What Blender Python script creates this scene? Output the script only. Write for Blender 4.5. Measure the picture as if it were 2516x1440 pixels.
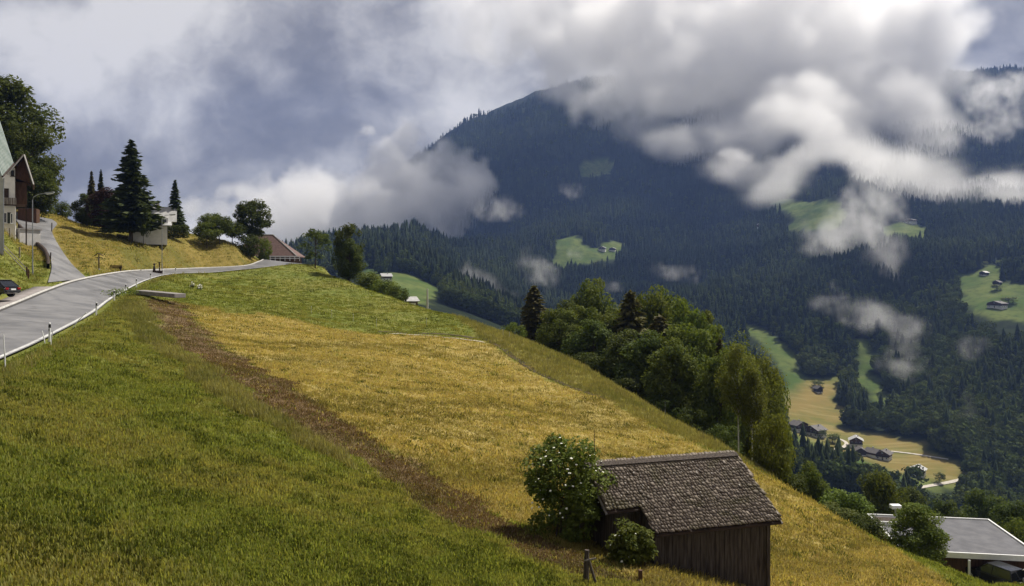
import bpy, math, random
import numpy as np
from mathutils import Vector, Matrix
from mathutils.kdtree import KDTree

random.seed(7)
rng = np.random.default_rng(11)
scene = bpy.context.scene
col = scene.collection
for o in list(bpy.data.objects):
    bpy.data.objects.remove(o)

# ------------------------------------------------------------------ camera, light, exposure
F, U0, VH = 1975.0, 1258.0, 680.0          # lens in photo pixels, centre column, eye-level row
cd = bpy.data.cameras.new('camera')
cd.sensor_width = 36.0
cd.lens = F / 2516.0 * 36.0
cd.shift_y = -(720.0 - VH) / 2516.0
cd.clip_start = 0.5
cd.clip_end = 30000
cam = bpy.data.objects.new('camera', cd)
col.objects.link(cam)
cam.location = (0, 0, 0)
cam.rotation_euler = (math.radians(90), 0, 0)
scene.camera = cam

SUN_EL, SUN_AZ = math.radians(54), math.radians(48)   # azimuth from +Y towards +X
sd = bpy.data.lights.new('sun', 'SUN')
sd.energy = 3.5
sd.angle = math.radians(1.5)
sd.color = (1.0, 0.94, 0.84)
sun = bpy.data.objects.new('sun', sd)
col.objects.link(sun)
to_sun = Vector((math.sin(SUN_AZ) * math.cos(SUN_EL), math.cos(SUN_AZ) * math.cos(SUN_EL), math.sin(SUN_EL)))
sun.rotation_euler = to_sun.to_track_quat('Z', 'Y').to_euler()
sun.location = to_sun * 400

scene.view_settings.view_transform = 'Standard'
scene.view_settings.look = 'None'
scene.view_settings.exposure = 0.88
scene.view_settings.gamma = 1.0
scene.view_settings.use_curve_mapping = False
cy = scene.cycles
cy.use_denoising = True
cy.max_bounces = 18
cy.diffuse_bounces = 2
cy.glossy_bounces = 2
cy.transmission_bounces = 3
cy.transparent_max_bounces = 12
cy.volume_bounces = 16
cy.volume_step_rate = 3.0
cy.volume_max_steps = 256
cy.caustics_reflective = False
cy.caustics_refractive = False
cy.sample_clamp_indirect = 4.0


def D(u, v):
    return Vector(((u - U0) / F, 1.0, (VH - v) / F)).normalized()


def W(u, v, Y):
    return Vector(((u - U0) / F * Y, Y, (VH - v) / F * Y))


# ------------------------------------------------------------------ node helpers
class NT:
    def __init__(self, tree):
        self.t = tree
        self.n = tree.nodes
        self.l = tree.links

    def new(self, kind, **kw):
        nd = self.n.new(kind)
        for k, v in kw.items():
            setattr(nd, k, v)
        return nd

    def put(self, sock, val):
        if val is None:
            return
        if hasattr(val, 'node'):
            self.l.new(val, sock)
        elif isinstance(val, (tuple, list)) and len(val) == 3 and sock.type == 'RGBA':
            sock.default_value = (*val, 1)
        else:
            sock.default_value = val

    def math(self, op, a, b=None, c=None, clamp=False):
        nd = self.new('ShaderNodeMath', operation=op, use_clamp=clamp)
        self.put(nd.inputs[0], a)
        self.put(nd.inputs[1], b)
        self.put(nd.inputs[2], c)
        return nd.outputs[0]

    def vmath(self, op, a, b=None, scale=None):
        nd = self.new('ShaderNodeVectorMath', operation=op)
        self.put(nd.inputs[0], a)
        self.put(nd.inputs[1], b)
        if scale is not None:
            self.put(nd.inputs['Scale'], scale)
        return nd.outputs['Value'] if op in ('DOT_PRODUCT', 'LENGTH') else nd.outputs[0]

    def mix(self, fac, a, b, blend='MIX'):
        nd = self.new('ShaderNodeMix', data_type='RGBA', blend_type=blend)
        self.put(nd.inputs['Factor'], fac)
        self.put(nd.inputs['A'] if False else nd.inputs[6], a)
        self.put(nd.inputs[7], b)
        return nd.outputs[2]

    def noise(self, vec, scale, detail=4.0, rough=0.55, dist=0.0, out='Fac'):
        nd = self.new('ShaderNodeTexNoise')
        self.put(nd.inputs['Vector'], vec)
        nd.inputs['Scale'].default_value = scale
        nd.inputs['Detail'].default_value = detail
        nd.inputs['Roughness'].default_value = rough
        nd.inputs['Distortion'].default_value = dist
        return nd.outputs[out]

    def ramp(self, fac, stops, interp='LINEAR'):
        nd = self.new('ShaderNodeValToRGB')
        cr = nd.color_ramp
        cr.interpolation = interp
        while len(cr.elements) < len(stops):
            cr.elements.new(0.5)
        for e, (p, c) in zip(cr.elements, stops):
            e.position = p
            e.color = (c, c, c, 1) if isinstance(c, (int, float)) else (*c, 1)
        self.put(nd.inputs[0], fac)
        return nd.outputs[0]

    def rng(self, val, a, b, c=0.0, d=1.0, smooth=True):
        nd = self.new('ShaderNodeMapRange', interpolation_type='SMOOTHSTEP' if smooth else 'LINEAR')
        self.put(nd.inputs[0], val)
        for i, x in enumerate((a, b, c, d)):
            nd.inputs[i + 1].default_value = x
        return nd.outputs[0]

    def attr(self, name, kind='GEOMETRY', out='Fac'):
        nd = self.new('ShaderNodeAttribute', attribute_name=name, attribute_type=kind)
        return nd.outputs[out]

    def mapping(self, vec, rot=(0, 0, 0), scale=(1, 1, 1)):
        nd = self.new('ShaderNodeMapping')
        self.put(nd.inputs[0], vec)
        nd.inputs['Rotation'].default_value = rot
        nd.inputs['Scale'].default_value = scale
        return nd.outputs[0]


def new_mat(name):
    m = bpy.data.materials.new(name)
    m.use_nodes = True
    nt = NT(m.node_tree)
    bs = m.node_tree.nodes['Principled BSDF']
    return m, nt, bs


def surf_mat(name, c1, c2, scale=3.0, rough=0.8, bump=0.0, bscale=None, stretch=None, metallic=0.0, spec=0.3, detail=5, obj=True):
    """two-tone noisy surface"""
    m, nt, bs = new_mat(name)
    tc = nt.new('ShaderNodeTexCoord').outputs['Object' if obj else 'Generated']
    v = nt.mapping(tc, scale=stretch) if stretch else tc
    n = nt.noise(v, scale, detail, 0.6)
    f = nt.rng(n, 0.3, 0.7)
    nt.put(bs.inputs['Base Color'], nt.mix(f, c1, c2))
    bs.inputs['Roughness'].default_value = rough
    bs.inputs['Metallic'].default_value = metallic
    bs.inputs['Specular IOR Level'].default_value = spec
    if bump:
        b = nt.new('ShaderNodeBump')
        b.inputs['Strength'].default_value = bump
        b.inputs['Distance'].default_value = 0.02
        nt.put(b.inputs['Height'], nt.noise(v, bscale or scale * 4, 5, 0.6))
        nt.put(bs.inputs['Normal'], b.outputs[0])
    return m


# ------------------------------------------------------------------ world: hazy blue sky behind broken grey cloud
world = bpy.data.worlds.new('World')
scene.world = world
world.use_nodes = True
wt = NT(world.node_tree)
wt.n.clear()
wout = wt.new('ShaderNodeOutputWorld')
sky = wt.new('ShaderNodeTexSky', sky_type='NISHITA')
sky.sun_disc = False
sky.sun_elevation = SUN_EL
sky.sun_rotation = SUN_AZ
sky.altitude = 1200
bg1 = wt.new('ShaderNodeBackground')
wt.put(bg1.inputs[0], sky.outputs[0])
bg1.inputs[1].default_value = 0.05
dirv = wt.new('ShaderNodeTexCoord').outputs['Generated']
# warp the direction so that cloud outlines are ragged
warp = wt.noise(dirv, 5.0, 5, 0.55, 0.0, 'Color')
wv = wt.vmath('SUBTRACT', warp, (0.5, 0.5, 0.5))
wd = wt.vmath('ADD', dirv, wt.vmath('SCALE', wv, None, 0.10))
fl = wt.mapping(wd, scale=(1.0, 1.0, 1.25))
n1 = wt.noise(fl, 7.0, 8, 0.52, 0.08)
n2 = wt.noise(fl, 18.0, 6, 0.55, 0.05)
acc = wt.math('ADD', wt.math('MULTIPLY', wt.math('SUBTRACT', n1, 0.5), 2.3), 0.36)
acc = wt.math('ADD', acc, wt.math('MULTIPLY', wt.math('SUBTRACT', n2, 0.5), 0.75))
# large masses of the cloud deck: (photo column, row, angular radius in px, weight)
for (u, v, r, w) in [(1150, 90, 300, .38), (700, 40, 260, .30), (1500, 30, 300, .18), (2050, 120, 330, .15), (250, 150, 120, .34), (480, 60, 110, .2),
                     (60, 40, 190, .12), (330, 60, 170, .12), (620, 330, 110, .30), (1060, 250, 130, .22), (480, 560, 130, .30), (750, 590, 160, .3),
                     (840, 210, 190, -.40), (560, 190, 150, -.34), (680, 430, 120, -.34), (420, 330, 120, -.08), (130, 480, 130, -.30),
                     (2470, 150, 150, -.20), (1700, 110, 100, -.12), (1010, 330, 120, -.25)]:
    d = D(u, v)
    dt = wt.vmath('DOT_PRODUCT', wt.vmath('NORMALIZE', wd), tuple(d))
    k = 1.0 / (r / F) ** 2
    g = wt.math('EXPONENT', wt.math('MULTIPLY', wt.math('SUBTRACT', dt, 1.0), k))
    acc = wt.math('ADD', acc, wt.math('MULTIPLY', g, w * 1.15))
ccol = wt.ramp(acc, [(0.0, (.092, .088, .092)), (0.25, (.132, .127, .130)), (0.5, (.215, .207, .205)), (0.72, (.315, .303, .293)), (1.0, (.43, .412, .392))])
bg2 = wt.new('ShaderNodeBackground')
wt.put(bg2.inputs[0], ccol)
bg2.inputs[1].default_value = 1.0
mx = wt.new('ShaderNodeMixShader')
mx.inputs[0].default_value = 0.96
wt.l.new(bg1.outputs[0], mx.inputs[1])
wt.l.new(bg2.outputs[0], mx.inputs[2])
wt.l.new(mx.outputs[0], wout.inputs[0])
world.cycles.sampling_method = 'MANUAL'
world.cycles.sample_map_resolution = 512


# ------------------------------------------------------------------ tagging and mesh helpers
def tag(o, label=None, cat=None, group=None, kind=None):
    if label:
        o['label'] = label
    if cat:
        o['category'] = cat
    if group:
        o['group'] = group
    if kind:
        o['kind'] = kind
    return o


def empty(name, loc=(0, 0, 0), rz=0.0, label=None, cat=None, group=None):
    o = bpy.data.objects.new(name, None)
    o.empty_display_size = 0.3
    col.objects.link(o)
    o.location = loc
    o.rotation_euler = (0, 0, rz)
    return tag(o, label, cat, group)


def mesh_obj(name, me, parent=None, mat=None):
    if mat is not None:
        for m in (mat if isinstance(mat, (list, tuple)) else [mat]):
            me.materials.append(m)
    o = bpy.data.objects.new(name, me)
    col.objects.link(o)
    if parent is not None:
        o.parent = parent
    return o


def np_mesh(name, verts, faces, smooth=False):
    """verts (n,3) array, faces (m,3|4) int array"""
    verts = np.asarray(verts, dtype=np.float32)
    faces = np.asarray(faces, dtype=np.int32)
    me = bpy.data.meshes.new(name)
    k = faces.shape[1]
    me.vertices.add(len(verts))
    me.vertices.foreach_set('co', verts.ravel())
    me.loops.add(faces.size)
    me.loops.foreach_set('vertex_index', faces.ravel())
    me.polygons.add(len(faces))
    me.polygons.foreach_set('loop_start', np.arange(0, faces.size, k, dtype=np.int32))
    me.polygons.foreach_set('loop_total', np.full(len(faces), k, dtype=np.int32))
    if smooth:
        me.polygons.foreach_set('use_smooth', np.ones(len(faces), dtype=bool))
    me.update(calc_edges=True)
    return me


def add_attr(me, name, vals, domain='POINT'):
    a = me.attributes.new(name, 'FLOAT', domain)
    a.data.foreach_set('value', np.asarray(vals, dtype=np.float32).ravel())


class MB:
    """collects boxes, tubes and polygons into one mesh"""
    def __init__(self):
        self.v, self.f = [], []

    def add(self, vs, fs):
        b = len(self.v)
        self.v += [tuple(x) for x in vs]
        self.f += [tuple(i + b for i in f) for f in fs]
        return self

    def box(self, c, s, rz=0.0, rx=0.0, ry=0.0):
        M = Matrix.Translation(c) @ Matrix.Rotation(rz, 4, 'Z') @ Matrix.Rotation(ry, 4, 'Y') @ Matrix.Rotation(rx, 4, 'X')
        vs = [M @ Vector((x * s[0] / 2, y * s[1] / 2, z * s[2] / 2)) for x in (-1, 1) for y in (-1, 1) for z in (-1, 1)]
        return self.add(vs, [(0, 1, 3, 2), (4, 6, 7, 5), (0, 4, 5, 1), (2, 3, 7, 6), (0, 2, 6, 4), (1, 5, 7, 3)])

    def b2(self, x0, x1, y0, y1, z0, z1):
        return self.box(((x0 + x1) / 2, (y0 + y1) / 2, (z0 + z1) / 2), (abs(x1 - x0), abs(y1 - y0), abs(z1 - z0)))

    def tube(self, pts, rad, n=8, cap=True):
        pts = [Vector(p) for p in pts]
        if not isinstance(rad, (list, tuple)):
            rad = [rad] * len(pts)
        vs, fs = [], []
        for i, p in enumerate(pts):
            t = (pts[min(i + 1, len(pts) - 1)] - pts[max(i - 1, 0)]).normalized()
            a = t.orthogonal().normalized() if abs(t.z) < 0.95 else Vector((1, 0, 0))
            a = (a - t * a.dot(t)).normalized()
            b = t.cross(a)
            for k in range(n):
                an = 2 * math.pi * k / n
                vs.append(p + (a * math.cos(an) + b * math.sin(an)) * rad[i])
        for i in range(len(pts) - 1):
            for k in range(n):
                fs.append((i * n + k, i * n + (k + 1) % n, (i + 1) * n + (k + 1) % n, (i + 1) * n + k))
        if cap:
            fs.append(tuple(range(n - 1, -1, -1)))
            fs.append(tuple(range((len(pts) - 1) * n, len(pts) * n)))
        return self.add(vs, fs)

    def prism(self, poly, p0, ax, ay, ext):
        """polygon (2-D) placed with axes ax, ay at p0 and extruded by the vector ext"""
        p0, ax, ay, ext = Vector(p0), Vector(ax), Vector(ay), Vector(ext)
        a = [p0 + ax * x + ay * y for x, y in poly]
        n = len(a)
        vs = a + [p + ext for p in a]
        fs = [tuple(range(n - 1, -1, -1)), tuple(range(n, 2 * n))]
        fs += [(i, (i + 1) % n, n + (i + 1) % n, n + i) for i in range(n)]
        return self.add(vs, fs)

    def dome(self, c, r, n=10, m=5, squash=(1, 1, 1)):
        vs, fs = [], []
        for j in range(m + 1):
            th = math.pi * j / m
            for k in range(n):
                ph = 2 * math.pi * k / n
                vs.append((c[0] + r * squash[0] * math.sin(th) * math.cos(ph), c[1] + r * squash[1] * math.sin(th) * math.sin(ph), c[2] + r * squash[2] * math.cos(th)))
        for j in range(m):
            for k in range(n):
                fs.append((j * n + k, (j + 1) * n + k, (j + 1) * n + (k + 1) % n, j * n + (k + 1) % n))
        return self.add(vs, fs)

    def mesh(self, name, smooth=False):
        me = bpy.data.meshes.new(name)
        me.from_pydata(self.v, [], self.f)
        if smooth:
            me.polygons.foreach_set('use_smooth', np.ones(len(me.polygons), dtype=bool))
        me.update()
        return me

    def build(self, name, mat, parent=None, smooth=False, bevel=0.0):
        o = mesh_obj(name, self.mesh(name, smooth), parent, mat)
        if bevel:
            md = o.modifiers.new('bevel', 'BEVEL')
            md.width = bevel
            md.segments = 2
            md.limit_method = 'ANGLE'
        return o


def copy_tree(o, parent=None):
    c = o.copy()
    col.objects.link(c)
    c.parent = parent
    for ch in o.children:
        copy_tree(ch, c)
    return c


def smoothstep(x, a, b):
    t = np.clip((x - a) / (b - a), 0, 1)
    return t * t * (3 - 2 * t)


# fractal value noise on arrays (for terrain and cloud shapes)
class VNoise:
    def __init__(self, seed, dim):
        r = np.random.default_rng(seed)
        self.n = 64 if dim == 2 else 32
        self.g = r.random((self.n,) * dim).astype(np.float32)
        self.dim = dim

    def one(self, P):
        n = self.n
        I = np.floor(P).astype(np.int64)
        T = (P - I).astype(np.float32)
        T = T * T * (3 - 2 * T)
        out = 0
        for c in range(2 ** self.dim):
            w = 1
            idx = []
            for k in range(self.dim):
                b = (c >> k) & 1
                idx.append((I[..., k] + b) % n)
                w = w * (T[..., k] if b else 1 - T[..., k])
            out = out + w * self.g[tuple(idx)]
        return out

    def fbm(self, P, octs=5, gain=0.5):
        a, s, tot = 1.0, 0.0, 0.0
        for i in range(octs):
            s = s + a * self.one(P * (2.03 ** i) + 17.3 * i)
            tot += a
            a *= gain
        return s / tot
# ------------------------------------------------------------------ terrain: one height function for the near slope, valley and mountain
CP = []   # control points: (column, row, metres from the camera)
# ground under and beside the camera
CP += [(-900, 2600, 6), (1258, 2700, 7.5), (3200, 2700, 11), (-700, 1500, 10), (3300, 1900, 26)]
# lower edge of the picture
CP += [(-400, 1440, 12.5), (0, 1440, 15.5), (600, 1440, 19), (1200, 1440, 22.5), (1700, 1460, 26), (2100, 1440, 36), (-400, 1080, 22)]
# green slope and mown field
CP += [(0, 1150, 22), (400, 1200, 24), (800, 1200, 30), (1150, 1200, 37), (1400, 1200, 43), (1700, 1180, 52), (1950, 1300, 46), (2150, 1390, 42),
       (0, 960, 31), (300, 960, 36), (620, 960, 43), (900, 1000, 48), (1200, 1000, 59), (1450, 1020, 68),
       (330, 800, 62), (450, 860, 57), (600, 850, 66), (800, 850, 74), (1050, 870, 80), (1250, 905, 83),
       (340, 735, 82), (450, 745, 88), (600, 748, 96), (800, 765, 104), (1000, 795, 106),
       (450, 695, 111), (600, 695, 128), (750, 695, 137), (900, 735, 127)]
# crest of the slope and the drop behind it
SIL = [(735, 650, 158), (860, 692, 145), (960, 730, 133), (1110, 775, 120), (1300, 845, 106), (1430, 903, 95), (1560, 983, 86), (1700, 1062, 77), (1800, 1114, 70),
       (1900, 1178, 64), (2000, 1243, 59), (2160, 1328, 54), (2350, 1408, 50)]
for (u, v, y) in SIL:
    CP += [(u, v, y), (u, v + 34, y * 1.12), (u, v + 130, y * 1.42)]
CP += [(2560, 1500, 47), (2440, 1438, 63), (2560, 1425, 66), (2300, 1448, 60), (2400, 1410, 74), (2600, 1420, 90)]
# bank and knoll above the road
CP += [(215, 672, 100), (250, 640, 110), (200, 602, 121), (300, 622, 122), (300, 592, 134), (400, 642, 134), (400, 612, 140), (400, 592, 147),
       (500, 641, 151), (500, 610, 157), (560, 601, 163), (600, 620, 163), (640, 634, 175), (180, 553, 142), (300, 574, 146), (450, 588, 154),
       (300, 580, 175), (500, 606, 200), (650, 634, 200), (180, 552, 165), (60, 502, 152), (110, 520, 152), (100, 545, 200), (300, 640, 260), (600, 690, 260), (0, 480, 160)]
CP += [(0, 560, 96), (30, 592, 98), (0, 620, 87), (60, 640, 89), (100, 683, 85), (20, 708, 66), (-200, 610, 92), (-300, 720, 55), (-400, 560, 120), (-700, 700, 45), (-700, 500, 150)]
# hidden ground far left
CP += [(-400, 700, 400), (100, 900, 420), (500, 950, 420), (735, 900, 330), (0, 800, 2500), (500, 800, 2500), (-700, 700, 3500), (800, 760, 2000)]
# valley side seen past the crest
CP += [(1600, 1300, 170), (1300, 1080, 230), (2000, 1380, 150), (1900, 1330, 220), (2250, 1360, 160), (2500, 1480, 130), (1100, 960, 300), (900, 800, 420)]
# far side: spur with meadow, valley farms, pastures, mountain flanks, ridges
CP += [(905, 655, 900), (950, 692, 760), (1050, 765, 620), (1080, 700, 850), (1000, 645, 1000), (920, 628, 1150), (1000, 600, 1350), (1100, 592, 1600), (1190, 585, 1800),
       (960, 665, 1900), (1060, 655, 2100), (1095, 392, 2700), (1000, 452, 2800), (900, 530, 2900), (800, 610, 3000),
       (1200, 705, 1150), (1300, 655, 1450), (1440, 622, 1550), (1300, 500, 2150), (1200, 432, 2500), (1250, 312, 2780), (1410, 242, 2900), (1500, 400, 2450),
       (1600, 600, 1700), (1600, 690, 1400), (1700, 750, 1120), (1820, 802, 980), (1850, 700, 1200), (1900, 600, 1450), (2000, 512, 1600), (2000, 400, 2100),
       (2000, 190, 2800), (1700, 190, 2900), (1750, 400, 2250), (2230, 550, 1450), (2200, 650, 1150), (2200, 760, 980), (2150, 850, 880), (2130, 950, 790),
       (2300, 900, 800), (2440, 850, 780), (2440, 745, 900), (2400, 690, 1010), (2530, 790, 840), (2530, 560, 1350), (2450, 300, 2200), (2530, 200, 2600), (2400, 190, 2700),
       (2750, 400, 1900), (2850, 750, 900), (1950, 930, 790), (1990, 1020, 700), (1960, 1062, 650), (2100, 1095, 625), (2200, 1130, 590), (2350, 1175, 555), (2250, 1212, 520),
       (2420, 1240, 520), (2530, 1120, 600), (2530, 1330, 470), (2000, 1125, 560), (2100, 1205, 470), (1900, 1100, 560), (1700, 900, 800), (1500, 850, 900),
       (1300, 250, 3400), (1800, 260, 3600), (2400, 260, 3600), (900, 500, 4000), (3000, 400, 3600), (3200, 1100, 700)]
CP = np.array(CP, dtype=np.float64)
KA, KL = 1.0, 0.55


def feat(a, L):
    return np.stack([a * KA, L * KL], axis=-1)


def tker(d2):
    return 0.5 * d2 * np.log(d2 + 1e-12)


_P = feat((CP[:, 0] - U0) / F, np.log(CP[:, 2]))
_e = (VH - CP[:, 1]) / F
_n = len(_P)
_K = tker(((_P[:, None] - _P[None]) ** 2).sum(-1)) + np.eye(_n) * 6e-5
_A = np.zeros((_n + 3, _n + 3))
_A[:_n, :_n] = _K
_A[:_n, _n] = 1
_A[:_n, _n + 1:] = _P
_A[_n, :_n] = 1
_A[_n + 1:, :_n] = _P.T
_w = np.linalg.solve(_A, np.concatenate([_e, np.zeros(3)]))


def tps(X, Y):
    q = feat(X / Y, np.log(Y)).reshape(-1, 2)
    out = np.empty(len(q))
    for i in range(0, len(q), 20000):
        c = q[i:i + 20000]
        out[i:i + 20000] = tker(((c[:, None] - _P[None]) ** 2).sum(-1)) @ _w[:_n] + _w[_n] + c @ _w[_n + 1:]
    return out.reshape(np.shape(X)) * Y


def interp_line(pts, n):
    """smooth curve through 3-D points (Catmull-Rom)"""
    P = np.array(pts, dtype=float)
    Q = np.vstack([2 * P[0] - P[1], P, 2 * P[-1] - P[-2]])
    out = []
    for s in np.linspace(0, len(P) - 1 - 1e-6, n):
        i = int(s)
        t = s - i
        p0, p1, p2, p3 = Q[i:i + 4]
        out.append(0.5 * ((2 * p1) + (-p0 + p2) * t + (2 * p0 - 5 * p1 + 4 * p2 - p3) * t * t + (-p0 + 3 * p1 - 3 * p2 + p3) * t ** 3))
    return np.array(out)


w3 = lambda u, v, y: tuple(W(u, v, y))
# main road: right and left edges
R_EDGE = interp_line([(-17, 18, -4.3), w3(0, 882, 38), w3(106, 834, 46), w3(224, 772, 65), w3(271, 737, 80), w3(300, 719, 90), w3(362, 688, 110), w3(425, 673, 124),
                      w3(523, 669, 138), w3(626, 659, 150), w3(735, 648, 160), (-41.5, 172, 2.2), (-43, 186, 0.8)], 520)
L_EDGE = interp_line([(-23, 20, -3.9), (-30.6, 40, -3.3), (-33.3, 48, -3.0), w3(40, 745, 66.5), w3(118, 713, 77), w3(190, 689, 90), w3(283, 671, 108), w3(354, 664, 123),
                      w3(480, 659, 145), w3(600, 653, 156), w3(639, 642, 166), w3(655, 638, 178), (-55, 192, 2.6)], 520)
# side road
SL_EDGE = interp_line([w3(118, 694, 82), w3(127, 655, 92), w3(119, 622, 102), w3(96, 600, 110), w3(70, 575, 116), w3(45, 548, 123), w3(30, 520, 134)], 90)
SR_EDGE = interp_line([w3(214, 684, 95), w3(178, 650, 102), w3(150, 612, 112), w3(132, 580, 120), w3(129, 566, 126), w3(140, 550, 133), w3(128, 539, 139)], 90)


def strip_samples(L, R, m=15):
    t = np.linspace(0, 1, m)[None, :, None]
    return (L[:, None] * (1 - t) + R[:, None] * t)


_rs = [strip_samples(L_EDGE, R_EDGE), strip_samples(SL_EDGE, SR_EDGE)]
_allr = np.vstack([s.reshape(-1, 3) for s in _rs])
kd = KDTree(len(_allr))
for i, p in enumerate(_allr):
    kd.insert((p[0], p[1], 0), i)
kd.balance()
vn2 = VNoise(5, 2)


def road_dist(X, Y):
    d = np.full(X.shape, 99.0)
    z = np.zeros(X.shape)
    m = (X < 0) & (Y < 200) & (X > -80)
    ii = np.flatnonzero(m)
    cl = np.vstack([(L_EDGE + R_EDGE)[::8] / 2, (SL_EDGE + SR_EDGE)[::5] / 2])[:, :2].astype(np.float32)
    xy = np.stack([X.ravel()[ii], Y.ravel()[ii]], -1).astype(np.float32)
    dm = np.full(len(ii), 1e9, dtype=np.float32)
    for c in cl:
        dm = np.minimum(dm, ((xy - c) ** 2).sum(-1))
    for i in ii[dm < 13.0 ** 2]:
        co, k, dd = kd.find((X.flat[i], Y.flat[i], 0))
        d.flat[i] = dd
        z.flat[i] = _allr[k, 2]
    return d, z


def hz(X, Y, want_d=False):
    X = np.asarray(X, dtype=float)
    Y = np.asarray(Y, dtype=float)
    Z = tps(X, Y)
    far = smoothstep(Y, 500, 1100)
    P = np.stack([X, Y], -1)
    Z = Z + far * ((vn2.fbm(P / 260.0, 5, 0.5) - 0.5) * 95 + (vn2.fbm(P / 70.0 + 9, 3) - 0.5) * 22) * smoothstep(Y, 500, 1700)
    near = 1 - smoothstep(Y, 150, 300)
    Z = Z + near * ((vn2.fbm(P / 6.0, 3) - 0.5) * 0.55 + (vn2.fbm(P / 1.3 + 5, 2) - 0.5) * 0.12)
    d, rz = road_dist(X, Y)
    w = 1 - smoothstep(d, 0.5, 4.5)
    Z = Z * (1 - w) + (rz - 0.14) * w
    return (Z, d) if want_d else Z


def G(u, Y):
    X = (u - U0) / F * Y
    return Vector((X, Y, float(hz(np.array([X]), np.array([Y]))[0])))


def GX(X, Y):
    return Vector((X, Y, float(hz(np.array([X]), np.array([Y]))[0])))


def hitL(u, v, y0, y1, n=400):
    """ground point seen along one line of sight between two distances"""
    a = (u - U0) / F
    e = (VH - v) / F
    Ys = np.exp(np.linspace(math.log(y0), math.log(y1), n))
    ee = tps(a * Ys, Ys) / Ys
    i = np.flatnonzero(ee >= e)
    y = Ys[i[0]] if len(i) else Ys[int(np.argmax(ee))]
    return (a * y, y)


def sdist(X, Y, poly):
    """signed distance to a plan polygon, negative inside"""
    P = np.stack([X, Y], -1)
    d2 = np.full(X.shape, 1e12)
    ins = np.zeros(X.shape, dtype=bool)
    n = len(poly)
    for i in range(n):
        a, b = np.array(poly[i]), np.array(poly[(i + 1) % n])
        ab = b - a
        t = np.clip(((P - a) @ ab) / (ab @ ab + 1e-9), 0, 1)
        d2 = np.minimum(d2, ((P - a - t[..., None] * ab) ** 2).sum(-1))
        c = (a[1] > P[..., 1]) != (b[1] > P[..., 1])
        xi = a[0] + (P[..., 1] - a[1]) / (b[1] - a[1] + 1e-12) * ab[0]
        ins ^= c & (P[..., 0] < xi)
    d = np.sqrt(d2)
    return np.where(ins, -d, d)


def zone(uv, y0, y1):
    return [hitL(u, v, y0, y1) for u, v in uv]


def grid_mesh(name, a0, a1, na, y0, y1, ny):
    A = np.linspace(a0, a1, na)
    L = np.linspace(math.log(y0), math.log(y1), ny)
    AA, LL = np.meshgrid(A, L)
    Y = np.exp(LL)
    X = AA * Y
    Z, d = hz(X, Y, True)
    V = np.stack([X, Y, Z], -1).reshape(-1, 3)
    i = np.arange(ny - 1)[:, None] * na + np.arange(na - 1)[None]
    faces = np.stack([i, i + 1, i + na + 1, i + na], -1).reshape(-1, 4)
    me = np_mesh(name, V, faces, True)
    return me, X.ravel(), Y.ravel(), Z.ravel(), d.ravel()


# plan outlines of the differently kept parts of the near slope
Z_MOWN = zone([(440, 740), (560, 770), (640, 772), (760, 795), (900, 818), (1050, 826), (1190, 840), (1270, 890), (1350, 938), (1500, 990), (1640, 1068), (1790, 1125)], 30, 100) + \
    [(22, 61), (23, 52), (24, 40), (20, 22), (8, 17)] + zone([(1560, 1440), (1330, 1325), (1250, 1290), (1000, 1140), (700, 960), (520, 850)], 15, 100)
Z_SOIL = zone([(345, 733), (440, 738), (500, 815), (640, 905), (760, 985), (900, 1068), (1100, 1180), (1330, 1312), (1480, 1380), (1580, 1436)], 15, 100) + \
    zone([(1440, 1436), (1250, 1345), (1080, 1262), (860, 1125), (720, 1040), (620, 980), (500, 895), (390, 800)], 15, 100)
Z_PALE = zone([(290, 745), (345, 735), (400, 815), (520, 910), (640, 990), (880, 1135), (860, 1150), (700, 1070), (560, 985), (440, 900), (320, 820)], 15, 100)
Z_TALL = zone([(1190, 838), (1270, 888), (1350, 936), (1500, 988), (1640, 1066), (1790, 1123)], 30, 100) + [(24, 66), (27, 72)] + \
    [((u - U0) / F * y * 1.0, y) for (u, v, y) in reversed(SIL[3:9])]
Z_BANK = [(-62, 92), (-50, 100), (-52, 128), (-54, 145), (-48, 160), (-50, 178), (-75, 178), (-95, 150), (-80, 110)]

gme, gX, gY, gZ, gd = grid_mesh('ground', -1.15, 0.95, 520, 6.5, 330, 430)
ss = lambda d, w: 1 - smoothstep(d, -w, w)
wob = (vn2.fbm(np.stack([gX, gY], -1) / 2.2, 4) - 0.5) * 3.0
m_mown = ss(sdist(gX, gY, Z_MOWN) + wob, 0.8)
m_soil = ss(sdist(gX, gY, Z_SOIL) + wob * 0.9 + .05, 0.9)
m_pale = ss(sdist(gX, gY, Z_PALE) + wob, 0.9)
m_tall = ss(sdist(gX, gY, Z_TALL) + wob * 0.6, 0.8)
m_bank = ss(sdist(gX, gY, Z_BANK) + wob * 1.5, 1.5)
m_back = smoothstep(gY, 165, 200)
for nme, val in (('mown', m_mown), ('soil', m_soil), ('pale', m_pale), ('tall', m_tall), ('bank', m_bank)):
    add_attr(gme, nme, val)


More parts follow.
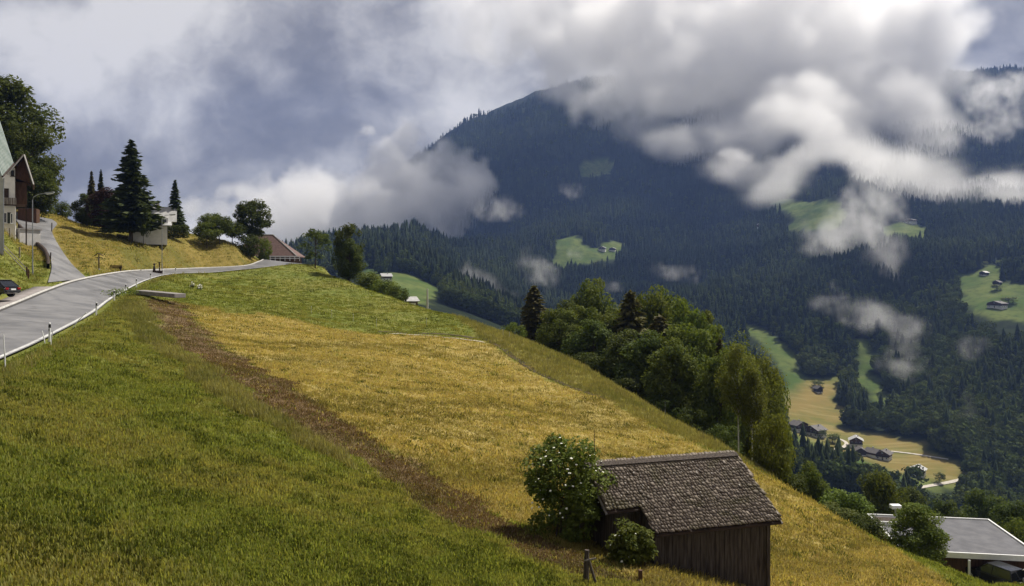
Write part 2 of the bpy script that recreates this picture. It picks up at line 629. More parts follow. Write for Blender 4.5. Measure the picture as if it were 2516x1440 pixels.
def ground_mat():
    m, nt, bs = new_mat('meadow')
    tc = nt.new('ShaderNodeTexCoord').outputs['Object']
    big = nt.noise(tc, 0.10, 5, 0.6, 0.4)
    mid = nt.noise(tc, 0.7, 5, 0.65, 0.3)
    fine = nt.noise(tc, 5.0, 6, 0.7, 0.2)
    row = nt.noise(nt.mapping(tc, rot=(0, 0, math.radians(40)), scale=(0.12, 1.3, 0.7)), 1.2, 5, 0.62, 0.5)
    row2 = nt.noise(nt.mapping(tc, rot=(0, 0, math.radians(33)), scale=(0.05, 0.6, 0.4)), 0.9, 4, 0.6, 0.8)
    g = nt.mix(nt.rng(mid, .32, .68), (.100, .128, .022), (.190, .200, .046))
    g = nt.mix(nt.rng(big, .40, .66, 0, .75), g, (.195, .175, .042))
    g = nt.mix(nt.rng(fine, .52, .72, 0, .55), g, (.050, .056, .014))
    st = nt.mix(nt.rng(row2, .36, .64), (.225, .170, .042), (.370, .285, .090))
    st = nt.mix(nt.rng(row, .50, .68, 0, .8), st, (.46, .37, .15))
    st = nt.mix(nt.rng(big, .46, .68, 0, .7), st, (.190, .160, .040))
    st = nt.mix(nt.rng(fine, .56, .74, 0, .6), st, (.11, .085, .024))
    so = nt.mix(nt.rng(mid, .3, .7), (.120, .078, .040), (.190, .128, .066))
    so = nt.mix(nt.rng(fine, .5, .72, 0, .8), so, (.060, .042, .020))
    so = nt.mix(nt.rng(big, .50, .66, 0, .7), so, (.12, .095, .040))
    ta = nt.mix(nt.rng(mid, .35, .7), (.150, .142, .034), (.245, .210, .066))
    pa = nt.mix(nt.rng(mid, .35, .7), (.130, .140, .040), (.235, .215, .088))
    bk = nt.mix(nt.rng(mid, .35, .68), (.165, .128, .028), (.245, .186, .052))
    bk = nt.mix(nt.rng(big, .42, .62, 0, .8), bk, (.105, .105, .022))
    c = nt.mix(nt.attr('bank'), g, bk)
    c = nt.mix(nt.attr('tall'), c, ta)
    c = nt.mix(nt.attr('pale'), c, pa)
    c = nt.mix(nt.attr('mown'), c, st)
    c = nt.mix(nt.attr('soil'), c, so)
    nt.put(bs.inputs['Base Color'], c)
    bs.inputs['Roughness'].default_value = 0.95
    bs.inputs['Specular IOR Level'].default_value = 0.12
    b = nt.new('ShaderNodeBump')
    b.inputs['Strength'].default_value = 0.85
    b.inputs['Distance'].default_value = 0.16
    nt.put(b.inputs['Height'], nt.math('ADD', nt.noise(tc, 3.2, 6, 0.72), nt.math('MULTIPLY', row, 0.6)))
    nt.put(bs.inputs['Normal'], b.outputs[0])
    return m


ground = mesh_obj('ground', gme, None, ground_mat())
tag(ground, 'sloping alpine hay meadow falling away to the right', kind='structure')

# ------------------------------------------------------------------ far side of the valley
mme, mX, mY, mZ, _ = grid_mesh('mountain', -0.75, 0.95, 420, 329, 4300, 300)
P_MEAD = []
for uv, y0, y1 in [
    ([(1352, 632), (1385, 592), (1425, 590), (1450, 612), (1530, 598), (1522, 626), (1470, 632), (1380, 642)], 1250, 2000),
    ([(1885, 485), (1905, 472), (1990, 488), (2062, 488), (2082, 525), (2040, 546), (1930, 540), (1955, 515)], 1350, 2200),
    ([(2165, 545), (2210, 532), (2278, 530), (2275, 570), (2170, 568)], 1250, 1900),
    ([(2338, 672), (2400, 668), (2425, 650), (2462, 655), (2470, 690), (2560, 700), (2560, 800), (2440, 785), (2370, 745)], 780, 1300),
    ([(1812, 800), (1870, 800), (1930, 850), (1990, 925), (2065, 925), (2072, 1050), (1930, 1062), (1925, 930), (1870, 860)], 620, 1150),
    ([(2090, 838), (2130, 836), (2165, 905), (2140, 912), (2180, 950), (2200, 990), (2150, 1000), (2110, 930)], 720, 1000),
    ([(1925, 1050), (2075, 1055), (2150, 1058), (2270, 1085), (2360, 1145), (2388, 1205), (2290, 1210), (2180, 1170), (2050, 1128), (1925, 1110)], 480, 760),
    ([(888, 640), (940, 668), (1010, 668), (1070, 700), (1078, 730), (1030, 745), (960, 735), (890, 690)], 480, 1100),
    ([(1420, 425), (1440, 400), (1480, 392), (1515, 400), (1500, 425), (1440, 440)], 2000, 2700),
]:
    P_MEAD.append(zone(uv, y0, y1))
ZY = zone([(1985, 930), (2062, 930), (2070, 1050), (2160, 1062), (2270, 1088), (2355, 1148), (2380, 1200), (2200, 1160), (2060, 1110), (1930, 1055), (1935, 1010)], 480, 900)


def mead_dist(X, Y):
    d = np.full(np.shape(X), 1e9)
    for p in P_MEAD:
        d = np.minimum(d, sdist(X, Y, p))
    return d


mwob = (vn2.fbm(np.stack([mX, mY], -1) / 25.0, 4) - 0.5) * 30
md_ = mead_dist(mX, mY) + mwob * 0.9
add_attr(mme, 'mead', ss(md_, 5.0))
add_attr(mme, 'dry', ss(sdist(mX, mY, ZY) + mwob, 12.0))


def mountain_mat():
    m, nt, bs = new_mat('mountain')
    tc = nt.new('ShaderNodeTexCoord').outputs['Object']
    n = nt.noise(tc, 0.02, 6, 0.65)
    n2 = nt.noise(tc, 0.12, 5, 0.65)
    n3 = nt.noise(tc, 0.006, 4, 0.6)
    fo = nt.mix(nt.rng(n2, .35, .65), (.010, .016, .009), (.020, .028, .012))
    me_ = nt.mix(nt.rng(n, .35, .65), (.062, .100, .024), (.120, .145, .042))
    dr = nt.mix(nt.rng(n, .38, .64), (.205, .152, .050), (.135, .135, .038))
    me_ = nt.mix(nt.rng(n2, .45, .70, 0, .7), me_, (.045, .062, .02))
    dr = nt.mix(nt.rng(nt.noise(nt.mapping(tc, rot=(0, 0, .5), scale=(.15, 1, 1)), .12, 4, .6), .45, .65, 0, .6), dr, (.28, .225, .095))
    me_ = nt.mix(nt.attr('dry'), me_, dr)
    nt.put(bs.inputs['Base Color'], nt.mix(nt.attr('mead'), fo, me_))
    bs.inputs['Roughness'].default_value = 1.0
    bs.inputs['Specular IOR Level'].default_value = 0.05
    return m


mountain = mesh_obj('mountain', mme, None, mountain_mat())
tag(mountain, 'forested mountain flank across the valley', kind='structure')

# ------------------------------------------------------------------ roads
M_ASPH, nt, bs = new_mat('asphalt')
tc = nt.new('ShaderNodeTexCoord').outputs['Object']
n1_ = nt.noise(tc, 0.35, 5, 0.6, 0.4)
n2_ = nt.noise(tc, 40.0, 3, 0.6)
cr_ = nt.new('ShaderNodeTexVoronoi', feature='DISTANCE_TO_EDGE')
nt.put(cr_.inputs['Vector'], nt.vmath('ADD', tc, nt.vmath('SCALE', nt.noise(tc, 0.8, 4, 0.6, 0, 'Color'), None, 1.6)))
cr_.inputs['Scale'].default_value = 0.13
crack = nt.math('MULTIPLY', nt.rng(cr_.outputs[0], 0.004, 0.012, 1, 0), nt.rng(nt.noise(tc, .2, 2), .5, .6))
c_ = nt.mix(nt.rng(n1_, .3, .7), (.115, .113, .115), (.205, .200, .200))
c_ = nt.mix(nt.rng(n2_, .4, .7, 0, .4), c_, (.11, .11, .11))
c_ = nt.mix(nt.math('MULTIPLY', crack, .6), c_, (.04, .04, .04))
nt.put(bs.inputs['Base Color'], c_)
nt.put(bs.inputs['Roughness'], nt.rng(n1_, .3, .7, .42, .62))
bs.inputs['Specular IOR Level'].default_value = 0.45
M_PAVE = surf_mat('pavement', (.20, .175, .165), (.27, .245, .235), 1.2, 0.8, 0.2)
M_KERB = surf_mat('kerb_stone', (.34, .33, .31), (.50, .48, .45), 2.0, 0.8, 0.2)
M_GUT = surf_mat('gutter', (.03, .03, .03), (.07, .065, .06), 2.0, 0.8)
M_LINE = surf_mat('line_paint', (.34, .34, .33), (.62, .62, .60), 3.0, 0.7)
M_CONC = surf_mat('concrete', (.19, .175, .165), (.28, .26, .25), 1.6, 0.9, 0.3)


def ribbon(name, A, B, mat, lift=0.0, label=None, kind='structure', m=7, parent=None):
    S = strip_samples(np.asarray(A), np.asarray(B), m)
    S = S + np.array([0, 0, lift])
    k = S.shape[1]
    i = np.arange(S.shape[0] - 1)[:, None] * k + np.arange(k - 1)[None]
    fc = np.stack([i, i + 1, i + k + 1, i + k], -1).reshape(-1, 4)
    me = np_mesh(name, S.reshape(-1, 3), fc, True)
    o = mesh_obj(name, me, parent, mat)
    if kind:
        tag(o, label, kind=kind)
    return o


def offset(P, d):
    T = np.gradient(P[:, :2], axis=0)
    T /= np.linalg.norm(T, axis=1, keepdims=True)
    N = np.stack([-T[:, 1], T[:, 0]], -1)
    Q = P.copy()
    Q[:, :2] += N * d
    return Q


def solid_ribbon(name, A, B, h, mat, label=None, kind='structure', parent=None):
    """ribbon with real thickness: top sheet raised by h and side faces down to the base"""
    A, B = np.asarray(A), np.asarray(B)
    up = np.array([0, 0, h])
    dn = np.array([0, 0, -0.25])
    S = np.stack([A + dn, A + up, B + up, B + dn], 1)
    i = np.arange(len(A) - 1)[:, None] * 4 + np.arange(3)[None]
    fc = np.stack([i, i + 1, i + 5, i + 4], -1).reshape(-1, 4)
    o = mesh_obj(name, np_mesh(name, S.reshape(-1, 3), fc), parent, mat)
    if kind:
        tag(o, label, kind=kind)
    return o


road = ribbon('road', L_EDGE, R_EDGE, M_ASPH, 0.0, 'grey asphalt road curving right over the brow')
ribbon('side_road', SL_EDGE, SR_EDGE, M_ASPH, 0.012, 'narrow asphalt lane climbing past the white house')
e0 = R_EDGE * .985 + L_EDGE * .015
e1 = R_EDGE * .948 + L_EDGE * .052
ribbon('edge_line', e1, e0, M_LINE, 0.008, 'white painted line along the right edge of the road', m=2)
iL = slice(0, 300)
solid_ribbon('kerb', offset(L_EDGE, 0.22)[iL], offset(L_EDGE, 0.02)[iL], 0.13, M_KERB, 'pale stone kerb along the left side of the road')
ribbon('gutter', L_EDGE[iL], (L_EDGE * .95 + R_EDGE * .05)[iL], M_GUT, 0.007, 'dark gutter strip beside the kerb', m=2)
jL = slice(0, 184)
solid_ribbon('pavement', offset(L_EDGE, 1.75)[jL], offset(L_EDGE, 0.23)[jL], 0.115, M_PAVE, 'narrow pinkish pavement behind the kerb')
solid_ribbon('edge_kerb', offset(L_EDGE, 0.25)[300:470], offset(L_EDGE, 0.02)[300:470], 0.10, M_KERB, 'pale kerb along the bank above the road')
# ------------------------------------------------------------------ foliage materials and plant builders
def leaf_mat(name, c1, c2, c3=None, trans=0.35, rough=0.7, spec=0.10):
    m, nt, bs = new_mat(name)
    r = nt.attr('leaf')
    tint = nt.attr('tint', 'INSTANCER')
    oi = nt.new('ShaderNodeObjectInfo').outputs['Random']
    c = nt.mix(r, c1, c2)
    if c3:
        c = nt.mix(nt.math('MULTIPLY', tint, 1.0), c, c3)
    hs = nt.new('ShaderNodeHueSaturation')
    nt.put(hs.inputs['Color'], c)
    nt.put(hs.inputs['Value'], nt.rng(oi, 0, 1, .82, 1.18, False))
    nt.put(hs.inputs['Hue'], nt.rng(oi, 0, 1, .488, .512, False))
    nt.put(bs.inputs['Base Color'], hs.outputs[0])
    bs.inputs['Roughness'].default_value = rough
    bs.inputs['Specular IOR Level'].default_value = spec
    tr = nt.new('ShaderNodeBsdfTranslucent')
    nt.put(tr.inputs[0], nt.mix(1.0, hs.outputs[0], (1.25, 1.2, .6), 'MULTIPLY'))
    ms = nt.new('ShaderNodeMixShader')
    ms.inputs[0].default_value = trans
    nt.l.new(bs.outputs[0], ms.inputs[1])
    nt.l.new(tr.outputs[0], ms.inputs[2])
    nt.l.new(ms.outputs[0], nt.n['Material Output'].inputs[0])
    return m


M_LEAF = leaf_mat('leaf_green', (.058, .090, .016), (.160, .182, .040))
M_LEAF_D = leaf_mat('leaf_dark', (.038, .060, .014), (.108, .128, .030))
M_LEAF_B = leaf_mat('leaf_birch', (.090, .112, .018), (.175, .185, .042))
M_LEAF_P = leaf_mat('leaf_purple', (.030, .015, .014), (.060, .028, .022))
M_LEAF_L = leaf_mat('leaf_lime', (.085, .130, .024), (.170, .215, .050))
M_NEEDLE = leaf_mat('needle', (.024, .038, .013), (.075, .090, .030), None, .2)
M_NEEDLE_B = leaf_mat('needle_brown', (.055, .054, .018), (.135, .118, .042), None, .25)
M_BARK = surf_mat('bark', (.045, .032, .022), (.105, .080, .058), 6.0, 0.95, 0.6, stretch=(1, 1, .25))
M_BIRCHB = surf_mat('birch_bark', (.62, .60, .56), (.30, .28, .26), 5.0, 0.8, 0.2, stretch=(.6, .6, 1.6))
M_FLOWER = surf_mat('elder_flower', (.70, .70, .58), (.85, .84, .74), 8.0, 0.8)
M_FOREST = leaf_mat('forest_conifer', (.008, .013, .009), (.020, .027, .014), (.050, .064, .024), .05, 1.0, 0.0)
M_FORESTD = leaf_mat('forest_broadleaf', (.030, .046, .016), (.070, .090, .030), (.09, .11, .035), .2, 1.0, 0.0)


def rand_dirs(n, r):
    v = r.normal(size=(n, 3))
    return v / np.linalg.norm(v, axis=1, keepdims=True)


def leaf_quads(C, Nrm, size, r, droop=0.0, aspect=0.6):
    """one folded diamond leaf per centre; Nrm biases the facing"""
    n = len(C)
    nv = Nrm * 0.9 + rand_dirs(n, r) * 0.8
    nv /= np.linalg.norm(nv, axis=1, keepdims=True)
    a = np.cross(nv, rand_dirs(n, r))
    a /= np.linalg.norm(a, axis=1, keepdims=True) + 1e-9
    a[:, 2] -= droop
    b = np.cross(nv, a)
    s = (size * r.uniform(.65, 1.35, n))[:, None]
    V = np.stack([C - a * s * .5, C + b * s * .5 * aspect + a * s * .05 + nv * s * .08, C + a * s * .55, C - b * s * .5 * aspect + a * s * .05 + nv * s * .08], 1)
    Fc = np.arange(4 * n).reshape(n, 4)
    return V.reshape(-1, 3), Fc


def leaf_mesh(name, V, Fc, r, clump=None):
    me = np_mesh(name, V, Fc)
    n = len(Fc)
    val = r.uniform(0, 1, n) * 0.6 + (clump if clump is not None else r.uniform(0, 1, n)) * 0.4
    add_attr(me, 'leaf', np.clip(val, 0, 1), 'FACE')
    return me


def crown_shape(kind, H, Rd, zb, n, r):
    """clump centres, radii for one crown"""
    out = []
    while len(out) < n:
        d = rand_dirs(1, r)[0]
        rr = r.uniform(.25, 1.0) ** .45
        p = d * rr
        z = p[2]
        if kind == 'round':
            w = 1.0
        elif kind == 'oval':
            w = 0.55 + 0.45 * math.cos(max(z, -.3) * 1.35)
        elif kind == 'spread':
            w = 1.05 if z > -.2 else .75
        else:
            w = 1.0
        out.append((p[0] * Rd * w, p[1] * Rd * w, zb + (H - zb) * (0.5 + 0.5 * z)))
    return np.array(out)


def broadleaf(name, H, Rd, zb, seed, kind='oval', clumps=60, leaves=120, size=.34, trunk_r=.18, crad=.20, lean=0.0, stems=1, hang=0.0):
    """returns (trunk mesh, crown mesh)"""
    r = np.random.default_rng(seed)
    C = crown_shape(kind, H * .97, Rd * .9, zb, clumps, r)
    C[:, :2] += r.normal(0, Rd * .06, (clumps, 2))
    tb = MB()
    for s_ in range(stems):
        bx, by = (r.uniform(-.5, .5) * (stems > 1), r.uniform(-.5, .5) * (stems > 1))
        dx, dy = r.uniform(-1, 1, 2) * Rd * (.12 if stems == 1 else .35)
        top = Vector((dx + lean, dy, H * .86))
        pts = [Vector((bx, by, -.6)), Vector((bx * 1.05 + dx * .05, by, H * .04)), Vector((bx + (dx + lean) * .3, by + dy * .3, H * .3)), Vector(((dx + lean) * .6, dy * .6, H * .58)), top]
        k = trunk_r / (1 if stems == 1 else 1.5)
        tb.tube(pts, [k * 1.5, k * 1.1, k * .8, k * .5, k * .12], 9)
    for i in range(0, clumps, 2):
        c = Vector(C[i])
        t = max(.12, min(.8, (c.z / H) * .72))
        base = Vector((lean * t * .8, 0, H * t))
        mid = base.lerp(c, .5) + Vector((0, 0, .06 * H * r.uniform(-.3, .6)))
        tb.tube([base, mid, c], [trunk_r * .34, trunk_r * .2, trunk_r * .06], 5, False)
    Vs, N_, cl = [], [], []
    for i in range(clumps):
        rad = (Rd * crad * r.uniform(.75, 1.4)) * np.array([1.15, 1.15, .8 + hang])
        d = rand_dirs(leaves, r)
        rr = r.uniform(.25, 1.0, leaves) ** .5
        p = C[i] + d * rr[:, None] * rad
        if hang:
            p[:, 2] -= r.uniform(0, 1, leaves) ** 2 * hang * 1.6
        Vs.append(p)
        N_.append(d * .6 + np.array([0, 0, .7]))
        cl.append(np.full(leaves, r.uniform(0, 1)))
    Vs, N_, cl = np.vstack(Vs), np.vstack(N_), np.concatenate(cl)
    Vs[:, 0] += lean * np.clip(Vs[:, 2] / H, 0, 1)
    V, Fc = leaf_quads(Vs, N_, size, r, hang * .4)
    return tb.mesh(name + '_trunk', True), leaf_mesh(name + '_crown', V, Fc, r, cl)


def conifer(name, H, Rd, zb, seed, whorls=30, per=7, sprays=9, droop=.25, trunk_r=.2, size=.55, power=1.0, ragged=.25):
    r = np.random.default_rng(seed)
    tb = MB()
    tb.tube([(0, 0, -.6), (0, 0, H * .1), (r.normal(0, .08), r.normal(0, .08), H * .6), (0, 0, H)], [trunk_r * 1.3, trunk_r, trunk_r * .5, .015], 8)
    P, A, S, cl = [], [], [], []
    for i in range(whorls):
        t = (i + r.uniform(-.3, .3)) / whorls
        t = min(max(t, 0), .995)
        z = zb + (H - zb) * t
        L = Rd * (1 - t) ** power * (1.0 + .1 * math.sin(t * 9)) + .12
        n = max(4, int(per * (1 - .35 * t)))
        a0 = r.uniform(0, 6.28)
        for k in range(n):
            an = a0 + 6.283 * k / n + r.normal(0, .18)
            l = L * r.uniform(1 - ragged, 1 + ragged * .5)
            dr = droop * r.uniform(.5, 1.4)
            zj = z + r.uniform(-.8, .8) * (H - zb) / whorls
            ca, sa = math.cos(an), math.sin(an)
            m = max(3, int(sprays * (l / (Rd + .1)) ** .6))
            cv = r.uniform(0, 1)
            for j in range(m):
                s = (j + .6) / m
                x = l * s
                zz = zj - dr * l * s * s + .10 * l * s ** 3
                side = r.normal(0, .10 * l * (1.15 - s))
                P.append((ca * x - sa * side, sa * x + ca * side, zz + r.normal(0, .06)))
                tw = an + r.normal(0, .55)
                A.append((math.cos(tw), math.sin(tw), -dr * 1.6 * s - .1 + .2 * (s > .8)))
                S.append(size * (.65 + .5 * (1 - s)) * (.55 + .45 * (1 - t)))
                cl.append(cv)
    for j in range(10):
        P.append((r.normal(0, .05), r.normal(0, .05), H * (1 - .012 * j)))
        an = r.uniform(0, 6.28)
        A.append((math.cos(an) * .6, math.sin(an) * .6, .5))
        S.append(size * .4)
        cl.append(.5)
    P, A, S, cl = map(np.array, (P, A, S, cl))
    n = len(P)
    A /= np.linalg.norm(A, axis=1, keepdims=True)
    up = np.array([0, 0, 1.0]) + rand_dirs(n, r) * .9
    b = np.cross(up, A)
    b /= np.linalg.norm(b, axis=1, keepdims=True) + 1e-9
    s = S[:, None]
    nv = np.cross(A, b)
    V = np.stack([P - A * s * .7, P + b * s * .42 - nv * s * .12, P + A * s * .85, P - b * s * .42 - nv * s * .12], 1).reshape(-1, 3)
    Fc = np.arange(4 * n).reshape(n, 4)
    return tb.mesh(name + '_trunk', True), leaf_mesh(name + '_crown', V, Fc, r, cl)


def plant(name, meshes, loc, rz, sc, leaf, bark, label, cat, group=None):
    """one tree as a thing with trunk and crown"""
    o = empty(name, loc, rz, label, cat, group)
    o.scale = (sc, sc, sc) if not isinstance(sc, tuple) else sc
    t = bpy.data.objects.new('trunk', meshes[0])
    c = bpy.data.objects.new('crown', meshes[1])
    for ob, mt in ((t, bark), (c, leaf)):
        col.objects.link(ob)
        ob.parent = o
        if not ob.data.materials:
            ob.data.materials.append(mt)
        if ob.data.materials[0] != mt:
            ob.material_slots[0].link = 'OBJECT'
            ob.material_slots[0].material = mt
    return o


# ------------------------------------------------------------------ scattering for uncountable growth (kind = stuff)
def scatter(name, pts, scale, rotz, tint, idx, protos, label, cat):
    pc = bpy.data.collections.new(name + '_kinds')      # kept out of the scene, only instanced
    for i, me in enumerate(protos):
        o = bpy.data.objects.new('%s_%02d' % (name, i), me)
        pc.objects.link(o)
    me = bpy.data.meshes.new(name)
    me.vertices.add(len(pts))
    me.vertices.foreach_set('co', np.asarray(pts, dtype=np.float32).ravel())
    add_attr(me, 'sc', scale)
    add_attr(me, 'rz', rotz)
    add_attr(me, 'tint', tint)
    a = me.attributes.new('ki', 'INT', 'POINT')
    a.data.foreach_set('value', np.asarray(idx, dtype=np.int32))
    o = bpy.data.objects.new(name, me)
    col.objects.link(o)
    gt = bpy.data.node_groups.new(name, 'GeometryNodeTree')
    gt.interface.new_socket('Geometry', in_out='INPUT', socket_type='NodeSocketGeometry')
    gt.interface.new_socket('Geometry', in_out='OUTPUT', socket_type='NodeSocketGeometry')
    gi, go = gt.nodes.new('NodeGroupInput'), gt.nodes.new('NodeGroupOutput')
    ci = gt.nodes.new('GeometryNodeCollectionInfo')
    ci.inputs['Collection'].default_value = pc
    ci.inputs['Separate Children'].default_value = True
    ci.inputs['Reset Children'].default_value = True
    ip = gt.nodes.new('GeometryNodeInstanceOnPoints')
    ip.inputs['Pick Instance'].default_value = True

    def na(nm, typ):
        nd = gt.nodes.new('GeometryNodeInputNamedAttribute')
        nd.data_type = typ
        nd.inputs['Name'].default_value = nm
        return nd.outputs[0]
    cx = gt.nodes.new('ShaderNodeCombineXYZ')
    gt.links.new(na('rz', 'FLOAT'), cx.inputs[2])
    gt.links.new(gi.outputs[0], ip.inputs['Points'])
    gt.links.new(ci.outputs[0], ip.inputs['Instance'])
    gt.links.new(na('ki', 'INT'), ip.inputs['Instance Index'])
    e2r = gt.nodes.new('FunctionNodeEulerToRotation')
    gt.links.new(cx.outputs[0], e2r.inputs[0])
    gt.links.new(e2r.outputs[0], ip.inputs['Rotation'])
    gt.links.new(na('sc', 'FLOAT'), ip.inputs['Scale'])
    gt.links.new(ip.outputs[0], go.inputs[0])
    md = o.modifiers.new('scatter', 'NODES')
    md.node_group = gt
    tag(o, label, None, None, 'stuff')
    return o


# forest kinds: small meshes, spruce and broadleaf
def far_spruce(name, seed):
    r = np.random.default_rng(seed)
    V, Fc = [], []
    lv = 7
    for i in range(lv):
        t = i / lv
        R0 = .19 * (1 - t) ** .85 + .025
        z0, z1 = .06 + .9 * t, min(1.0, .06 + .9 * t + .27)
        n = 8
        b = len(V)
        V.append((0, 0, z1))
        a0 = r.uniform(0, 6)
        for k in range(n):
            rr = R0 * (r.uniform(.75, 1.15) if k % 2 else r.uniform(.4, .6))
            V.append((rr * math.cos(a0 + 6.283 * k / n), rr * math.sin(a0 + 6.283 * k / n), z0 - (.05 if k % 2 else 0)))
        for k in range(n):
            Fc.append((b, b + 1 + k, b + 1 + (k + 1) % n))
    me = np_mesh(name, np.array(V), np.array(Fc))
    add_attr(me, 'leaf', r.uniform(0, 1, len(Fc)), 'FACE')
    me.materials.append(M_FOREST)
    return me


def far_broad(name, seed):
    r = np.random.default_rng(seed)
    Cs, Ns, cl = [], [], []
    for i in range(11):
        d = rand_dirs(1, r)[0]
        c = np.array([d[0] * .24, d[1] * .24, .58 + d[2] * .26])
        dd = rand_dirs(22, r)
        Cs.append(c + dd * .15 * np.array([1, 1, .85]))
        Ns.append(dd * 1.4)
        cl.append(np.full(22, r.uniform(0, 1)))
    V, Fc = leaf_quads(np.vstack(Cs), np.vstack(Ns), .12, r, 0, .8)
    me = leaf_mesh(name, V, Fc, r, np.concatenate(cl))
    me.materials.append(M_FORESTD)
    return me


FP = [far_spruce('spruce_kind', 100 + i) for i in range(4)] + [far_broad('broadleaf_kind', 200 + i) for i in range(4)]
N_F = 150000
a_ = rng.uniform(-.32, .70, N_F)
y_ = np.exp(rng.uniform(math.log(430), math.log(3100), N_F))
keep = rng.uniform(0, 1, N_F) < np.minimum(1.0, (y_ / 1500.0) ** 0.9 + .05)
a_, y_ = a_[keep], y_[keep]
x_ = a_ * y_
wob_ = (vn2.fbm(np.stack([x_, y_], -1) / 25.0, 4) - 0.5) * 30
keep = (mead_dist(x_, y_) + wob_ * 1.1) > 3.0
x_, y_ = x_[keep], y_[keep]
z_ = hz(x_, y_)
# drop what lies behind the crest of the far terrain seen from the photographed side: ground that cannot be seen
el = z_ / y_
vis = (VH - el * F) < 1290
u_ = U0 + F * x_ / y_
vis &= ~((y_ < 450) & (u_ > 1800)) & ~((y_ < 700) & (u_ <= 1800)) & ~((y_ < 830) & (u_ < 1090))
for dy in (22, 45, 70, 95):      # keep the pastures open on their downhill side
    vis &= ~((mead_dist(x_ * (1 + dy / y_), y_ + dy) < -2) & (rng.uniform(0, 1, len(x_)) < (.9 if dy < 50 else .7)))
x_, y_, z_ = x_[vis], y_[vis], z_[vis]
gap = vn2.fbm(np.stack([x_, y_], -1) / 34.0 + 71, 4)
kg_ = (gap > .36) | (rng.uniform(0, 1, len(x_)) < .25)
x_, y_, z_, gap = x_[kg_], y_[kg_], z_[kg_], gap[kg_]
nf = len(x_)
dens = vn2.fbm(np.stack([x_, y_], -1) / 120.0 + 3, 4)
lowd = (1 - smoothstep(y_, 700, 1500)) * .75 + .10
uu_ = U0 + F * x_ / y_
lowd = np.maximum(lowd, (1 - smoothstep(y_, 800, 1150)) * smoothstep(uu_, 2050, 2200) * 1.2)
isb = rng.uniform(0, 1, nf) < np.clip(lowd * (dens * 2.4 - .45), 0.04, .9)
sc_ = np.where(isb, rng.uniform(11, 19, nf), rng.uniform(9, 28, nf)) * (0.55 + .9 * gap)
ki_ = np.where(isb, rng.integers(4, 8, nf), rng.integers(0, 4, nf))
tint_ = np.clip(vn2.fbm(np.stack([x_, y_], -1) / 130.0 + 31, 5) * 3.0 - 1.15, 0, 1) * rng.uniform(.3, 1, nf)
scatter('forest', np.stack([x_, y_, z_ - .4], -1), sc_, rng.uniform(0, 6.28, nf), tint_, ki_, FP, 'dark spruce and broadleaf forest covering the mountain flank', 'forest')
print('forest', nf)
# ------------------------------------------------------------------ materials for built things
M_WOOD = surf_mat('weathered_plank', (.030, .021, .016), (.105, .085, .070), 3.0, 0.9, 0.6, 14, stretch=(4, 4, .35))
M_WOODR = surf_mat('brown_timber', (.055, .026, .014), (.110, .055, .030), 3.0, 0.8, 0.4, stretch=(3, 3, .4))
M_WOODG = surf_mat('grey_wood', (.13, .115, .10), (.26, .23, .20), 4.0, 0.9, 0.5, stretch=(3, 3, .5))
M_DARKW = surf_mat('dark_wood', (.022, .014, .010), (.050, .030, .020), 3.0, 0.8, 0.3)
M_PLAS = surf_mat('white_plaster', (.66, .64, .60), (.78, .76, .72), 1.2, 0.9, 0.15)
M_PLASG = surf_mat('grey_plaster', (.42, .41, .39), (.54, .52, .50), 1.2, 0.9, 0.15)
M_GLASS = surf_mat('window_glass', (.02, .022, .026), (.05, .055, .065), 1.5, 0.12, spec=.6)
M_SHUT = surf_mat('dark_shutter', (.020, .026, .022), (.040, .048, .040), 3, .7)
M_ROOFG = surf_mat('green_sheet_roof', (.20, .25, .22), (.33, .37, .34), 0.8, 0.5, 0.1, stretch=(1, .2, 1))
M_ROOFB = surf_mat('brown_tile_roof', (.095, .055, .046), (.160, .098, .085), 2.5, 0.75, 0.4)
M_ROOFD = surf_mat('dark_slate_roof', (.060, .052, .048), (.120, .105, .098), 2.0, 0.7, 0.3)
M_ROOFL = surf_mat('pale_roof', (.32, .32, .31), (.46, .45, .44), 1.5, 0.6, 0.2)
M_GREYF = surf_mat('grey_flat_roof', (.10, .10, .11), (.15, .15, .16), .8, 0.85, 0.2, spec=.2)
M_STEEL = surf_mat('galvanised_steel', (.28, .29, .30), (.40, .41, .42), 3, 0.45, metallic=.6)
M_WHITE = surf_mat('white_plastic', (.74, .74, .72), (.82, .82, .80), 3, 0.4)
M_BLACK = surf_mat('black_plastic', (.012, .012, .012), (.025, .025, .025), 3, 0.5)
M_RUBBER = surf_mat('rubber', (.012, .012, .013), (.022, .022, .023), 8, 0.8)
M_CARD = surf_mat('dark_car_paint', (.010, .011, .014), (.014, .015, .019), 1, 0.18, spec=.7)
M_CARS = surf_mat('silver_car_paint', (.36, .37, .38), (.42, .43, .44), 1, 0.25, metallic=.5)
M_CARW = surf_mat('white_car_paint', (.74, .74, .73), (.78, .78, .77), 1, 0.25, spec=.6)
M_CGLASS = surf_mat('car_glass', (.010, .012, .015), (.016, .018, .022), 1, 0.06, spec=.8)
M_TAIL = surf_mat('tail_light_red', (.25, .010, .010), (.35, .016, .014), 4, 0.25)
M_LAMPG = surf_mat('lamp_glass', (.70, .72, .74), (.80, .82, .84), 4, 0.2)
M_STONE = surf_mat('stone', (.16, .155, .145), (.32, .31, .29), 5, 0.95, 0.6)


